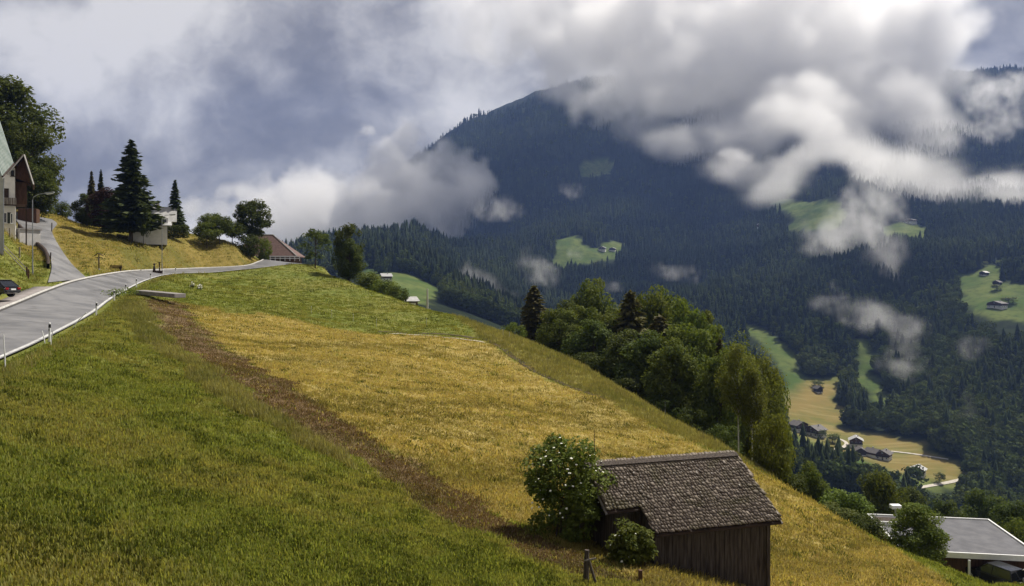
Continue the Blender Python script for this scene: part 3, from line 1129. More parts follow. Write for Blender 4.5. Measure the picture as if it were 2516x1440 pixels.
def shingle_mat():
    m, nt, bs = new_mat('wood_shingle')
    tc = nt.new('ShaderNodeTexCoord').outputs['Object']
    oi = nt.new('ShaderNodeObjectInfo').outputs['Random']
    r = nt.math('FRACT', nt.math('ADD', nt.math('MULTIPLY', oi, 3.7), nt.attr('leaf')))
    n = nt.noise(nt.mapping(tc, scale=(7, .7, 4)), 3, 4, .6)
    c = nt.mix(r, (.072, .048, .031), (.215, .170, .128))
    c = nt.mix(nt.rng(n, .4, .7, 0, .5), c, (.036, .025, .018))
    g = nt.new('ShaderNodeNewGeometry').outputs['Position']
    moss = nt.rng(nt.noise(g, .7, 4, .6, .4), .46, .62, 0, .85)
    c = nt.mix(moss, c, (.072, .058, .022))
    nt.put(bs.inputs['Base Color'], c)
    nt.put(bs.inputs['Roughness'], nt.rng(r, 0, 1, .45, .75))
    bs.inputs['Specular IOR Level'].default_value = .45
    return m


M_SHING = shingle_mat()

# ------------------------------------------------------------------ hay barn with shingle roof
B_TH, B_L, B_RUN, B_H = 0.29815, 6.6, 3.19, 1.865
barn = empty('hay_barn', (2.84, 31.04, -7.28), B_TH, 'old dark timber hay barn with wood shingle roof on the mown slope', 'barn')
sl = math.hypot(B_RUN, B_H)
ang = math.atan2(B_H, B_RUN)
NX, NT_ = 1.38, 0.665          # notch in the lower left corner of the roof


def roof_pt(x, s, lift=0.0):
    """s metres down the front slope from the ridge"""
    return Vector((x, -s * math.cos(ang) - lift * math.sin(ang) * 1.0, -s * math.sin(ang) + lift * math.cos(ang)))


deck = MB()
for x0, x1, s1 in ((0.02, NX, sl * NT_ - .03), (NX, B_L - .02, sl - .03)):
    a, b, c, d = roof_pt(x0, 0.0, -.03), roof_pt(x1, 0.0, -.03), roof_pt(x1, s1, -.03), roof_pt(x0, s1, -.03)
    dn = Vector((0, 0, -.07))
    deck.add([a, b, c, d, a + dn, b + dn, c + dn, d + dn], [(0, 3, 2, 1), (4, 5, 6, 7), (0, 1, 5, 4), (1, 2, 6, 5), (2, 3, 7, 6), (3, 0, 4, 7)])
a, b = Vector((0.02, 0, -.03)), Vector((B_L - .02, 0, -.03))
c, d = Vector((B_L - .02, B_RUN, -B_H - .03)), Vector((0.02, B_RUN, -B_H - .03))
deck.add([a, b, c, d, a + dn, b + dn, c + dn, d + dn], [(0, 1, 2, 3), (4, 7, 6, 5), (0, 4, 5, 1), (1, 5, 6, 2), (2, 6, 7, 3), (3, 7, 4, 0)])
deck = deck.build('roof', M_DARKW, barn)

sr = np.random.default_rng(21)
SHV = []
for k in range(6):
    w, l, t = .135, .36, .022
    j = sr.uniform(-.012, .012, 6)
    vs = [(-w / 2 + j[0], -l / 2 + j[1], 0), (w / 2 + j[2], -l / 2 + j[3], 0), (w / 2 + j[4], l / 2, 0), (-w / 2 + j[5], l / 2, 0)]
    vs += [(x, y, z + t * (1.0 if y < 0 else .35)) for x, y, z in vs]
    me = np_mesh('shingle', np.array(vs), np.array([(0, 3, 2, 1), (4, 5, 6, 7), (0, 1, 5, 4), (1, 2, 6, 5), (2, 3, 7, 6), (3, 0, 4, 7)]))
    add_attr(me, 'leaf', np.full(6, sr.uniform(0, 1)), 'FACE')
    me.materials.append(M_SHING)
    SHV.append(me)
rows = 23
expo = (sl - .05) / rows
allsh = []
for r_ in range(rows):
    s = sl - .10 - r_ * expo
    x = -.03 + sr.uniform(0, .05)
    while x < B_L - .02:
        w = sr.uniform(.085, .17)
        xc = x + w / 2
        x += w + .006
        if xc < NX - .02 and s > sl * NT_ - .06:
            continue
        if s < .04:
            continue
        allsh.append((r_, xc, s + sr.normal(0, .018), w / .135, sr.normal(0, .05), abs(sr.normal(0, .022)), sr.integers(0, 6)))
# second eave row at the notch counts as front row too
big, rest = allsh[:300], allsh[300:]
BR = Matrix.Rotation(ang, 4, 'X')


def sh_matrix(e):
    r_, xc, s, ws, tw, lift, k = e
    p = roof_pt(xc, s - .16, .012 + lift * .35)
    return Matrix.Translation(p) @ BR @ Matrix.Rotation(-(.055 + lift), 4, 'X') @ Matrix.Rotation(tw, 4, 'Z') @ Matrix.Diagonal((ws, 1, 1.15, 1))


for e in big:
    o = bpy.data.objects.new('shingle', SHV[e[6]])
    col.objects.link(o)
    o.parent = deck
    o.matrix_local = sh_matrix(e)
V_, F_, A_ = [], [], []
for i, e in enumerate(rest):
    M_ = sh_matrix(e)
    vs = [M_ @ v.co for v in SHV[e[6]].vertices]
    V_ += [tuple(v) for v in vs]
    F_ += [tuple(j + 8 * i for j in p.vertices) for p in SHV[e[6]].polygons]
    A_ += [sr.uniform(0, 1)] * 6
me = np_mesh('shingles', np.array(V_), np.array(F_))
add_attr(me, 'leaf', A_, 'FACE')
o = mesh_obj('shingle_rows', me, deck, M_SHING)
tag(o, kind='stuff')
# ridge boards and barge boards
MB().box((B_L / 2, -.10, .035), (B_L + .1, .24, .03), 0, .50).build('ridge_board', M_WOOD, deck)
MB().box((B_L / 2, .10, .03), (B_L + .1, .24, .03), 0, -.50).build('ridge_board', M_WOOD, deck)
for xx, s1 in ((-.03, sl * NT_), (B_L + .0, sl)):
    a, b = roof_pt(xx, 0, -.08), roof_pt(xx, s1, -.08)
    MB().tube([a, b], .05, 4).build('barge_board', M_WOODG, deck)
# walls of upright planks
wall = MB()
wall.b2(.32, B_L - .34, -1.72, 2.7, -5.2, -1.25)
wall.b2(1.55, B_L - .34, -2.70, -1.73, -5.2, -1.66)
gab = MB()
wall.prism([(-1.72, -1.25), (2.7, -1.25), (0, -.12)], (.32, 0, 0), (0, 1, 0), (0, 0, 1), (B_L - .66, 0, 0))
wall = wall.build('wall', M_DARKW, barn)
x = 1.50
while x < B_L - .34:
    w = sr.uniform(.15, .23)
    top = -1.60 + sr.normal(0, .015)
    bot = -4.6 + sr.normal(0, .12)
    MB().box((x + w / 2, -2.735 + sr.normal(0, .008), (top + bot) / 2), (w - .014, .03, top - bot), sr.normal(0, .015)).build('plank', M_WOOD, wall)
    x += w
x = .30
while x < 1.50:
    w = sr.uniform(.15, .22)
    MB().box((x + w / 2, -1.755 + sr.normal(0, .006), -2.9), (w - .014, .03, 3.0 + sr.normal(0, .05))).build('plank', M_WOOD, wall)
    x += w
y = -1.70
while y < 2.6:
    w = sr.uniform(.16, .24)
    zt = -.16 - abs(y + w / 2) * math.tan(ang)
    MB().b2(.275, .305, y, y + w - .014, -4.6, zt).build('plank', M_WOOD, wall)
    y += w
y = -2.70
while y < -1.78:
    w = .19
    MB().b2(1.50, 1.53, y, y + w - .014, -4.6, -1.62 + .55 * (y + 2.7)).build('plank', M_WOOD, wall)
    y += w
MB().box((3.8, -2.80, -1.72), (4.9, .10, .13)).build('eave_beam', M_WOOD, wall)
for xx in (1.56, B_L - .36):
    MB().b2(xx - .07, xx + .07, -2.83, -2.755, -4.8, -1.72).build('corner_post', M_WOOD, wall)
for xx, zz in ((.55, -4.05), (.95, -4.1), (1.3, -4.15)):
    MB().dome((xx, -1.95, zz), .24, 8, 5, (1, .8, .6)).build('foundation_stone', M_STONE, wall)

# ------------------------------------------------------------------ bushes beside the barn
def flowered_bush(name, loc, H, Rd, seed, leaves, size, nfl, label, mat, rz=0):
    r = np.random.default_rng(seed)
    tm, cm = broadleaf(name, H, Rd, H * .03, seed, 'round', 46, leaves, size, .07, .30, stems=4)
    o = plant(name, (tm, cm), loc, rz, 1.0, mat, M_BARK, label, 'bush')
    V, Fc = [], []
    for i in range(nfl):
        d = rand_dirs(1, r)[0]
        if d[2] < -.4:
            d[2] *= -1
        rr = r.uniform(.82, 1.06)
        c = np.array([d[0] * Rd * rr, d[1] * Rd * rr, H * .5 + d[2] * H * .48 * rr])
        s = r.uniform(.028, .055)
        nrm = d * .7 + np.array([0, 0, .8])
        nrm /= np.linalg.norm(nrm)
        a = np.cross(nrm, [0.3, .2, 1])
        a /= np.linalg.norm(a)
        b = np.cross(nrm, a)
        k0 = len(V)
        V.append(c + nrm * s * .5)
        for k in range(7):
            q = s * r.uniform(.7, 1.2)
            V.append(c + a * q * math.cos(k * .8976) + b * q * math.sin(k * .8976))
        Fc += [(k0, k0 + 1 + k, k0 + 1 + (k + 1) % 7) for k in range(7)]
    if nfl:
        mesh_obj('blossom', np_mesh('blossom', np.array(V), np.array(Fc)), o, M_FLOWER)
    return o


g = GX(2.05, 30.9)
flowered_bush('elder_bush', (2.05, 30.9, g.z - .1), -5.95 - g.z, 1.62, 31, 230, .15, 110, 'tall elder bush with white blossom at the left end of the barn', M_LEAF)
g = GX(4.15, 28.2)
flowered_bush('elder_bush', (4.12, 28.2, g.z - .1), max(1.2, -8.55 - g.z), 0.80, 32, 110, .13, 14, 'low green bush in front of the notch in the barn roof', M_LEAF)
# bare dead sapling behind the elder
g = GX(3.35, 33.2)
sp = MB()
top = Vector((3.40, 33.2, -6.35))
sp.tube([g - Vector((0, 0, .3)), g.lerp(top, .5) + Vector((.05, 0, 0)), top], [.05, .03, .01], 6)
for k in range(9):
    t = .55 + .05 * k
    b = g.lerp(top, t)
    an = k * 2.4
    sp.tube([b, b + Vector((math.cos(an) * .35 * (1.3 - t), math.sin(an) * .3, .35 * (1.4 - t)))], [.012, .004], 4, False)
tag(sp.build('dead_sapling', M_BARK), 'thin leafless sapling standing behind the flowering elder', 'tree')

# fence posts below the barn
g = GX(2.30, 25.0)
p = empty('fence_post', (2.30, 25.0, g.z), 0, 'weathered fence post propped with a strut below the elder', 'post')
MB().tube([(0, 0, -.4), (.01, 0, .55), (.03, 0, 1.02)], [.10, .085, .075], 7).build('post', M_WOOD, p)
MB().tube([(.36, -.02, -.2), (.06, -.03, .80)], [.05, .04], 6).build('strut', M_WOOD, p)
MB().tube([(-.06, -.10, .72), (.30, -.12, .80)], [.03, .03], 5).build('peg', M_WOODG, p)
g = GX(4.16, 26.1)
tag(MB().tube([(4.16, 26.1, g.z - .4), (4.17, 26.1, g.z + .38)], [.075, .07], 9).build('fence_post', M_WOODR), 'short round brown post on the slope before the barn', 'post')

# ------------------------------------------------------------------ roadside things
def delineator_tmpl():
    p = empty('delineator_post')
    MB().tube([(0, 0, -.3), (0, 0, .72)], [.065, .06], 10).build('post', M_WHITE, p)
    b = MB().tube([(0, 0, .721), (0, 0, .93)], [.068, .064], 10).build('black_band', M_BLACK, p)
    MB().tube([(0, 0, .931), (0, 0, .99), (0, 0, 1.03)], [.062, .05, .01], 10).build('cap', M_WHITE, p)
    MB().box((0, -.066, .60), (.045, .012, .17)).build('reflector', M_BLACK, p)
    return p


R2 = R_EDGE
def edge_at(u):
    uu = U0 + F * R2[:, 0] / R2[:, 1]
    i = int(np.argmin(np.abs(uu - u) + (R2[:, 1] > 170) * 1e4))
    q = offset(R2, -0.35)[i]
    return Vector(q)


tm_ = delineator_tmpl()
DL = [(106, 'nearest white delineator post with black band at the road edge'), (224, 'second delineator post from the near end of the road'), (271, 'third delineator post along the right road edge'),
      (300, 'delineator post beside the start of the concrete slab'), (327, 'delineator post just past the concrete slab'), (362, 'delineator post on the bend below the bench'), (425, 'farthest delineator post below the second lamp')]
for i, (u, lb) in enumerate(DL):
    o = tm_ if i == 0 else copy_tree(tm_)
    q = edge_at(u)
    o.location = (q.x, q.y, q.z - .05)
    o.rotation_euler = (0.02 * (i % 3 - 1), .03 * (i % 2), 0)
    tag(o, lb, 'delineator', 'delineator posts along the road')

for (u, Y, h, lx, lb) in [(14, 35.5, 1.55, -.05, 'upright white marker stick at the left edge of the picture'), (124, 44.2, .85, .06, 'short white stick beside the nearest delineator'),
                          (112, 45.0, .75, -.10, 'short leaning white stick at the foot of the nearest delineator'), (172, 54, 1.1, .55, 'slanting white stick leaning over the road edge')]:
    g = G(u, Y)
    tag(MB().tube([g - Vector((0, 0, .2)), g + Vector((lx, 0, h * .5)), g + Vector((lx * 2, 0, h))], [.03, .028, .025], 7).build('marker_stick', M_WHITE), lb, 'stick', 'white sticks along the verge')

# concrete slab over the culvert
sa, sb = W(328, 713, 88), W(428, 722, 85)
sl_o = MB()
dv = (sb - sa)
nn = Vector((-dv.y, dv.x, 0)).normalized() * 1.5
sl_o.add([sa, sb, sb + nn, sa + nn] + [q - Vector((0, 0, .45)) for q in (sa, sb, sb + nn, sa + nn)], [(0, 1, 2, 3), (7, 6, 5, 4), (0, 4, 5, 1), (1, 5, 6, 2), (2, 6, 7, 3), (3, 7, 4, 0)])
tag(sl_o.build('concrete_slab', M_CONC, bevel=.04), 'flat pinkish concrete slab jutting from the road edge over the field', 'slab')

# street lamps
def street_lamp(base, H, arm, label):
    p = empty('street_lamp', base, 0, label, 'street lamp', 'street lamps along the lane')
    MB().tube([(0, 0, -.3), (0, 0, 1.0), (0, 0, 1.01), (0, 0, H * .96)], [.085, .085, .06, .045], 10).build('pole', M_STEEL, p)
    MB().tube([(0, 0, H * .96), (.10, 0, H * 1.0), (arm * .45, 0, H * 1.035), (arm, 0, H * 1.05)], [.045, .04, .035, .03], 8).build('arm', M_STEEL, p)
    h = MB().box((arm + .42, 0, H * 1.05 + .03), (1.0, .30, .13), 0, 0, -.10).build('lamp_head', M_STEEL, p, bevel=.04)
    MB().box((arm + .46, 0, H * 1.05 - .065), (.72, .24, .07), 0, 0, -.10).build('lamp_glass', M_LAMPG, h, bevel=.02)
    return p


g = G(80, 86)
street_lamp(g, 8.35, 1.4, 'tall grey street lamp beside the climbing lane')
g = G(398, 131)
street_lamp(g, 8.6, 1.3, 'street lamp on the bank in front of the white garage')

# wayside crucifix with little roof
g = G(243, 108)
cx = empty('wayside_crucifix', g, .1, 'dark wooden wayside cross with a small roof on the bank', 'crucifix')
MB().box((0, 0, 1.0), (.12, .10, 2.2)).build('post', M_DARKW, cx)
MB().box((0, -.02, 1.62), (.86, .08, .10)).build('crossbar', M_DARKW, cx)
for s_ in (-1, 1):
    MB().box((s_ * .27, -.06, 2.08), (.66, .34, .05), 0, 0, s_ * .55).build('roof_board', M_DARKW, cx)
bd = MB()
bd.tube([(0, -.10, .95), (0, -.11, 1.15), (.01, -.13, 1.38), (0, -.12, 1.56)], [.03, .05, .065, .06], 8).tube([(-.36, -.08, 1.66), (-.12, -.12, 1.55), (.12, -.12, 1.55), (.36, -.08, 1.66)], [.018, .03, .03, .018], 6)
bd.dome((0, -.14, 1.66), .06, 8, 5, (1, 1, 1.25))
bd.build('carved_figure', M_WOODG, cx, smooth=True)
MB().dome((0, 0, .02), .22, 8, 5, (1, 1, .6)).build('base_stone', M_STONE, cx)

# bench
g = G(284, 113)
bn = empty('park_bench', g, .25, 'brown slatted wooden bench at the roadside below the cross', 'bench')
for k in range(3):
    MB().box((0, -.12 + k * .14, .45), (1.6, .12, .045)).build('seat_slat', M_WOODR, bn)
for k in range(3):
    MB().box((0, .27 + k * .03, .58 + k * .14), (1.6, .04, .11), 0, -.18).build('back_slat', M_WOODR, bn)
for s_ in (-1, 1):
    MB().box((s_ * .66, -.10, .22), (.10, .10, .46)).build('leg', M_DARKW, bn)
    MB().box((s_ * .66, .24, .43), (.09, .09, .98), 0, -.16).build('leg', M_DARKW, bn)
    MB().box((s_ * .72, .02, .66), (.07, .46, .05)).build('armrest', M_WOODR, bn)

# little notice board
g = G(296, 112)
nb = empty('notice_board', g, 0, 'small dark board on a post above the bench', 'sign')
MB().box((0, 0, .35), (.07, .07, .9)).build('post', M_DARKW, nb)
MB().box((0, -.05, .72), (.34, .04, .44)).build('board', M_DARKW, nb)

# trough fountain group by the second lamp
g = G(386, 122)
ft = empty('trough_fountain', g, 0, 'dark wooden water trough with a T-topped spout post', 'fountain')
MB().b2(-.55, .85, -.3, .3, -.2, .14).b2(-.55, .85, -.3, -.22, .14, .42).b2(-.55, .85, .22, .3, .14, .42).b2(-.55, -.47, -.22, .22, .14, .42).b2(.77, .85, -.22, .22, .14, .42).build('trough', M_DARKW, ft)
MB().box((.22, .36, .8), (.13, .13, 1.9)).build('spout_post', M_DARKW, ft)
MB().box((.22, .36, 1.72), (.46, .16, .10)).build('post_cap', M_DARKW, ft)
MB().tube([(.22, .30, .95), (.22, .05, .9), (.22, .0, .80)], .022, 6).build('spout', M_STEEL, ft)
g = G(379, 123)
cf = empty('carved_post', g, 0, 'dark carved post with round knob left of the water trough', 'post')
MB().tube([(0, 0, -.2), (0, 0, .25), (0, 0, .8), (0, 0, 1.02)], [.24, .22, .15, .08], 9).build('shaft', M_DARKW, cf)
MB().dome((0, 0, 1.26), .17, 10, 6).build('knob', M_DARKW, cf)
MB().tube([(0, 0, 1.021), (0, 0, 1.10)], [.09, .10], 9).build('collar', M_WOODG, cf)
g = G(400, 122)
tag(MB().tube([g - Vector((0, 0, .2)), g + Vector((0, 0, .75)), g + Vector((0, 0, .80))], [.10, .09, .05], 10).build('marker_post', M_WHITE), 'squat white marker post right of the water trough', 'post')

# ------------------------------------------------------------------ cars
def make_car(name, loc, rz, paint, label, suv=False):
    c = empty(name, loc, rz, label, 'car')
    Lh, Wd = 2.2, .88
    h0, h1, h2 = .30, (.98 if suv else .88), (1.68 if suv else 1.45)
    prof = [(-Lh, h0 + .12), (-Lh + .06, h1 - .14), (-Lh + .25, h1), (Lh - 1.25, h1 - .02), (Lh - .2, h1 - .18), (Lh, h1 - .38), (Lh, h0 + .05), (Lh - .2, h0), (-Lh + .2, h0)]
    MB().prism(prof, (0, -Wd, 0), (1, 0, 0), (0, 0, 1), (0, 2 * Wd, 0)).build('body', paint, c, bevel=.09)
    gx = [(-Lh + .12, h1 + .0), (-Lh + (.35 if suv else .75), h2 - .06), (.05, h2 - .04), (.95, h1 - .0)]
    a = [Vector((x, -Wd + .06, z)) for x, z in gx]
    b = [Vector((x, Wd - .06, z)) for x, z in gx]
    for q in (1, 2):
        a[q].y += .16
        b[q].y -= .16
    MB().add(a + b, [(0, 1, 2, 3), (7, 6, 5, 4), (0, 4, 5, 1), (1, 5, 6, 2), (2, 6, 7, 3), (3, 7, 4, 0)]).build('window_glass', M_CGLASS, c)
    r0, r1 = gx[1], gx[2]
    MB().box(((r0[0] + r1[0]) / 2, 0, h2 - .02), (r1[0] - r0[0] + .12, 2 * Wd - .44, .07)).build('car_roof', paint, c, bevel=.03)
    for s_ in (-1, 1):
        y0, y1 = s_ * (Wd - .055), s_ * (Wd - .205)
        for p0, p1 in ((gx[0], gx[1]), (gx[3], gx[2]), ((-.35, h1), (-.42, h2 - .05))):
            MB().tube([(p0[0], y0, p0[1] - .02), (p1[0], y1, p1[1])], .045, 5).build('pillar', paint, c)
        MB().box((-Lh + .03, s_ * .66, h1 - .16), (.10, .34, .17)).build('tail_light', M_TAIL, c, bevel=.02)
        MB().box((Lh - .10, s_ * .62, h1 - .36), (.22, .36, .14)).build('headlight', M_LAMPG, c, bevel=.02)
        MB().box((.72, s_ * (Wd + .09), h1 + .07), (.10, .20, .14)).build('mirror', paint, c, bevel=.02)
        for xx in (-1.32, 1.36):
            w = MB().tube([(xx, s_ * (Wd - .20), .33), (xx, s_ * (Wd + .015), .33)], .33, 18).build('wheel', M_RUBBER, c)
            MB().tube([(xx, s_ * (Wd + .016), .33), (xx, s_ * (Wd + .03), .33)], [.22, .20], 12).build('rim', M_STEEL, w)
    MB().box((-Lh - .02, 0, h0 + .20), (.10, 1.6, .16)).build('rear_bumper', M_BLACK, c, bevel=.03)
    MB().box((-Lh - .0, 0, h1 - .22), (.06, .52, .12)).build('number_plate', M_WHITE, c)
    return c


g = G(-20, 67)
make_car('parked_car', (g.x - .2, g.y, g.z + .02), math.radians(172), M_CARD, 'dark saloon car parked on the grass at the left edge')
# ------------------------------------------------------------------ buildings
def window(parent, c, w, h, nrm='y', frame=None, pane=None, shutters=None):
    """window with frame and pane; c is the centre on the wall plane, normal along -y ('y') or +x ('x')"""
    t = .06
    f = MB()
    if nrm == 'y':
        f.b2(c[0] - w / 2, c[0] + w / 2, c[1] - t, c[1] + .01, c[2] - h / 2, c[2] + h / 2)
        q = MB().b2(c[0] - w / 2 + .08, c[0] + w / 2 - .08, c[1] - t - .012, c[1] - t - .002, c[2] - h / 2 + .08, c[2] + h / 2 - .08)
        s = MB().b2(c[0] - w / 2 - .08, c[0] + w / 2 + .08, c[1] - t - .10, c[1] - t * .5, c[2] - h / 2 - .07, c[2] - h / 2 - .005)
    else:
        f.b2(c[0] - .01, c[0] + t, c[1] - w / 2, c[1] + w / 2, c[2] - h / 2, c[2] + h / 2)
        q = MB().b2(c[0] + t + .002, c[0] + t + .012, c[1] - w / 2 + .08, c[1] + w / 2 - .08, c[2] - h / 2 + .08, c[2] + h / 2 - .08)
        s = MB().b2(c[0] + t * .5, c[0] + t + .10, c[1] - w / 2 - .08, c[1] + w / 2 + .08, c[2] - h / 2 - .07, c[2] - h / 2 - .005)
    fo = f.build('window', frame or M_WHITE, parent)
    q.build('pane', pane or M_GLASS, fo)
    s.build('sill', frame or M_WHITE, fo)
    if shutters:
        for s_ in (-1, 1):
            if nrm == 'y':
                MB().box((c[0] + s_ * (w / 2 + .21), c[1] - .03, c[2]), (.40, .05, h + .05)).build('shutter', shutters, fo)
            else:
                MB().box((c[0] + .03, c[1] + s_ * (w / 2 + .21), c[2]), (.05, .40, h + .05)).build('shutter', shutters, fo)
    return fo


def chalet(name, label, cat, loc, rz, w, d, h, rh, ov=.9, base=.5, low=None, up=None, roof=None, nwx=3, nwy=3, balcony=True, chimney=True, group=None, door=True):
    low, up, roof = low or M_PLAS, up or M_WOODR, roof or M_ROOFD
    e = empty(name, loc, rz, label, cat, group)
    hb = h * base
    MB().b2(-w / 2, w / 2, -d / 2, d / 2, -3.0, hb).build('plaster_wall' if base < 1 else 'wall', low, e)
    if base < 1:
        MB().b2(-w / 2 + .02, w / 2 - .02, -d / 2 + .02, d / 2 - .02, hb, h).build('timber_wall', up, e)
    MB().prism([(-w / 2 + .02, h), (w / 2 - .02, h), (0, h + rh * .97)], (0, -d / 2 + .03, 0), (1, 0, 0), (0, 0, 1), (0, d - .06, 0)).build('gable_wall', up if base < 1.01 and up else low, e)
    r = None
    sl_ = rh / (w / 2)
    for s_ in (-1, 1):
        x1, z1 = s_ * (w / 2 + ov), h - ov * sl_
        n = Vector((s_ * sl_, 0, 1)).normalized() * .16
        a, b = Vector((0, -d / 2 - ov, h + rh)), Vector((x1, -d / 2 - ov, z1))
        ex = Vector((0, d + 2 * ov, 0))
        o = MB().add([a, b, b + n, a + n, a + ex, b + ex, b + ex + n, a + ex + n], [(0, 1, 2, 3), (7, 6, 5, 4), (0, 4, 5, 1), (1, 5, 6, 2), (2, 6, 7, 3), (3, 7, 4, 0)]).build('roof', roof, e)
        r = r or o
    if chimney:
        MB().b2(w * .12, w * .12 + .7, d * .1, d * .1 + .7, h + rh * .5, h + rh + .8).build('chimney', M_PLASG, r)
    fl = max(1, int(h / 2.7))
    for k in range(fl):
        z = 1.5 + k * 2.7
        if z > h - .5:
            break
        for i in range(nwx):
            window(e, (-w / 2 + w * (i + .5) / nwx, -d / 2, z), 1.0, 1.15)
        for i in range(nwy):
            window(e, (w / 2, -d / 2 + d * (i + .5) / nwy, z), 1.0, 1.15, 'x')
    if nwx > 1:
        window(e, (0, -d / 2 + .02, h + rh * .35), 1.1, 1.1)
    if balcony and h > 4:
        z = hb + .15
        b = MB().b2(-w / 2 - .1, w / 2 + .1, -d / 2 - 1.1, -d / 2 - .02, z - .12, z).build('balcony', M_DARKW, e)
        MB().b2(-w / 2 - .1, w / 2 + .1, -d / 2 - 1.14, -d / 2 - 1.06, z + .05, z + .95).build('railing', M_DARKW, b)
    if door:
        dd = MB().b2(w * .02 - .55, w * .02 + .55, -d / 2 - .05, -d / 2 + .01, -.1, 2.1).build('door', M_DARKW, e)
        MB().b2(w * .02 + .35, w * .02 + .42, -d / 2 - .10, -d / 2 - .052, .95, 1.1).build('handle', M_STEEL, dd)
    return e


# --- white chalet with brown gable beside the lane (far left)
def pixel_house_base(u, v, Y):
    return W(u, v, Y)


hb0 = W(38, 562, 103)
wh = empty('white_house', hb0, math.radians(31), 'white rendered house with brown wooden gable beside the lane', 'house')
k_ = 103 / F
MB().b2(-70 * k_, 0, 0, 6.0, -4, 55 * k_).build('lower_wall', M_PLAS, wh)
MB().b2(-70 * k_, -.05, .12, 6.0, 55 * k_, 150 * k_).build('upper_wall', M_PLAS, wh)
MB().b2(-.04, 24 * k_, 1.6, 6.0, 62 * k_, 118 * k_).build('timber_wall', M_WOODR, wh)
for yy in (1.8, 5.6):
    MB().b2(21 * k_, 24 * k_, yy, yy + .2, -2, 62 * k_).build('prop', M_DARKW, wh)
ax_, az_ = 18 * k_, 182 * k_
MB().prism([(-14 * k_ - .1, 132 * k_), (33 * k_, 116 * k_), (33 * k_, 112 * k_), (ax_, az_ - .25)], (0, .9, 0), (1, 0, 0), (0, 0, 1), (0, 5.0, 0)).build('gable_wall', M_WOODR, wh)
for s_, (ex_, ez_) in ((-1, (-16 * k_, 132 * k_)), (1, (38 * k_, 110 * k_))):
    a, b = Vector((ax_, -.6, az_)), Vector((ex_, -.6, ez_))
    n = Vector((-(b - a).z, 0, (b - a).x)).normalized() * (.16 if s_ > 0 else -.16)
    e_ = Vector((0, 7.4, 0))
    o = MB().add([a, b, b + n, a + n, a + e_, b + e_, b + e_ + n, a + e_ + n], [(0, 1, 2, 3), (7, 6, 5, 4), (0, 4, 5, 1), (1, 5, 6, 2), (2, 6, 7, 3), (3, 7, 4, 0)]).build('roof', M_ROOFB, wh)
    MB().tube([a + Vector((0, -.06, 0)), b + Vector((0, -.06, 0))], .09, 4).build('barge_board', M_PLASG, o)
window(wh, (-22 * k_, 0, 26 * k_), .50, 1.35, 'y', M_WHITE, M_GLASS, M_SHUT)
window(wh, (-8 * k_, 0, 25 * k_), .30, 1.30, 'y', M_WHITE, M_GLASS)
window(wh, (0, 2.6, 1.2), .9, 1.3, 'x', M_WHITE, M_GLASS, M_SHUT)
window(wh, (-6 * k_, .12, 136 * k_), .40, .75, 'y', M_DARKW)
MB().b2(-29 * k_, -14 * k_, .05, .13, 58 * k_, 98 * k_).build('loggia', M_DARKW, wh)
bl = MB().b2(-30 * k_, .1, -.9, -.02, 56 * k_, 58 * k_).build('balcony', M_DARKW, wh)
for q in range(6):
    MB().box((-28 * k_ + q * .29, -.86, 66 * k_), (.25, .05, .85)).build('railing_board', M_WOODG, bl)

# --- house with green-grey sheet roof at the left edge
E0, E1, R1, R0 = W(5, 432, 86), W(33, 400, 98), W(-30, 205, 101), W(-75, 185, 89)
gb = W(-20, 560, 90)
gh = empty('green_roofed_house', gb, 0, 'house with steep pale green sheet-metal roof cut off by the left edge', 'house')
Pq = [p - gb for p in (E0, E1, R1, R0)]
n = (Pq[1] - Pq[0]).cross(Pq[3] - Pq[0]).normalized() * .25
mid = [(Pq[0] + Pq[1]) / 2]
rr = MB().add(Pq + [p - n for p in Pq], [(0, 1, 2, 3), (7, 6, 5, 4), (0, 4, 5, 1), (1, 5, 6, 2), (2, 6, 7, 3), (3, 7, 4, 0)]).build('roof', M_ROOFG, gh)
for q in range(1, 12):
    t = q / 12
    a, b = Pq[0].lerp(Pq[1], t), Pq[3].lerp(Pq[2], t)
    MB().tube([a + n * .1, b + n * .1], .04, 4).build('standing_seam', M_ROOFG, rr)
back = [Pq[3], Pq[2], Pq[2] + Vector((-6, 1, -9)), Pq[3] + Vector((-6, 1, -9))]
MB().add(back + [p - Vector((0, 0, .3)) for p in back], [(0, 1, 2, 3), (7, 6, 5, 4), (0, 4, 5, 1), (1, 5, 6, 2), (2, 6, 7, 3), (3, 7, 4, 0)]).build('roof', M_ROOFG, gh)
wl = [Pq[0] + Vector((-.15, .5, -.3)), Pq[1] + Vector((-.9, -.6, -.4)), Pq[2] + Vector((-2, -.6, -4)), Pq[3] + Vector((-2, .5, -4))]
wv_ = [Vector((p.x, p.y, -7)) for p in wl] + wl
MB().add(wv_, [(3, 2, 1, 0), (4, 5, 6, 7), (0, 1, 5, 4), (1, 2, 6, 5), (2, 3, 7, 6), (3, 0, 4, 7)]).build('wall', M_PLASG, gh)
MB().tube([Pq[0] + Vector((.05, 0, -.1)), Pq[1] + Vector((.05, 0, -.1))], .10, 6).build('gutter', M_DARKW, gh)
MB().tube([Pq[0] + Vector((0, .3, -.15)), Pq[0] + Vector((-.1, .4, -1.2)), Pq[0] + Vector((-.1, .4, -8))], .06, 6).build('downpipe', M_STEEL, gh)

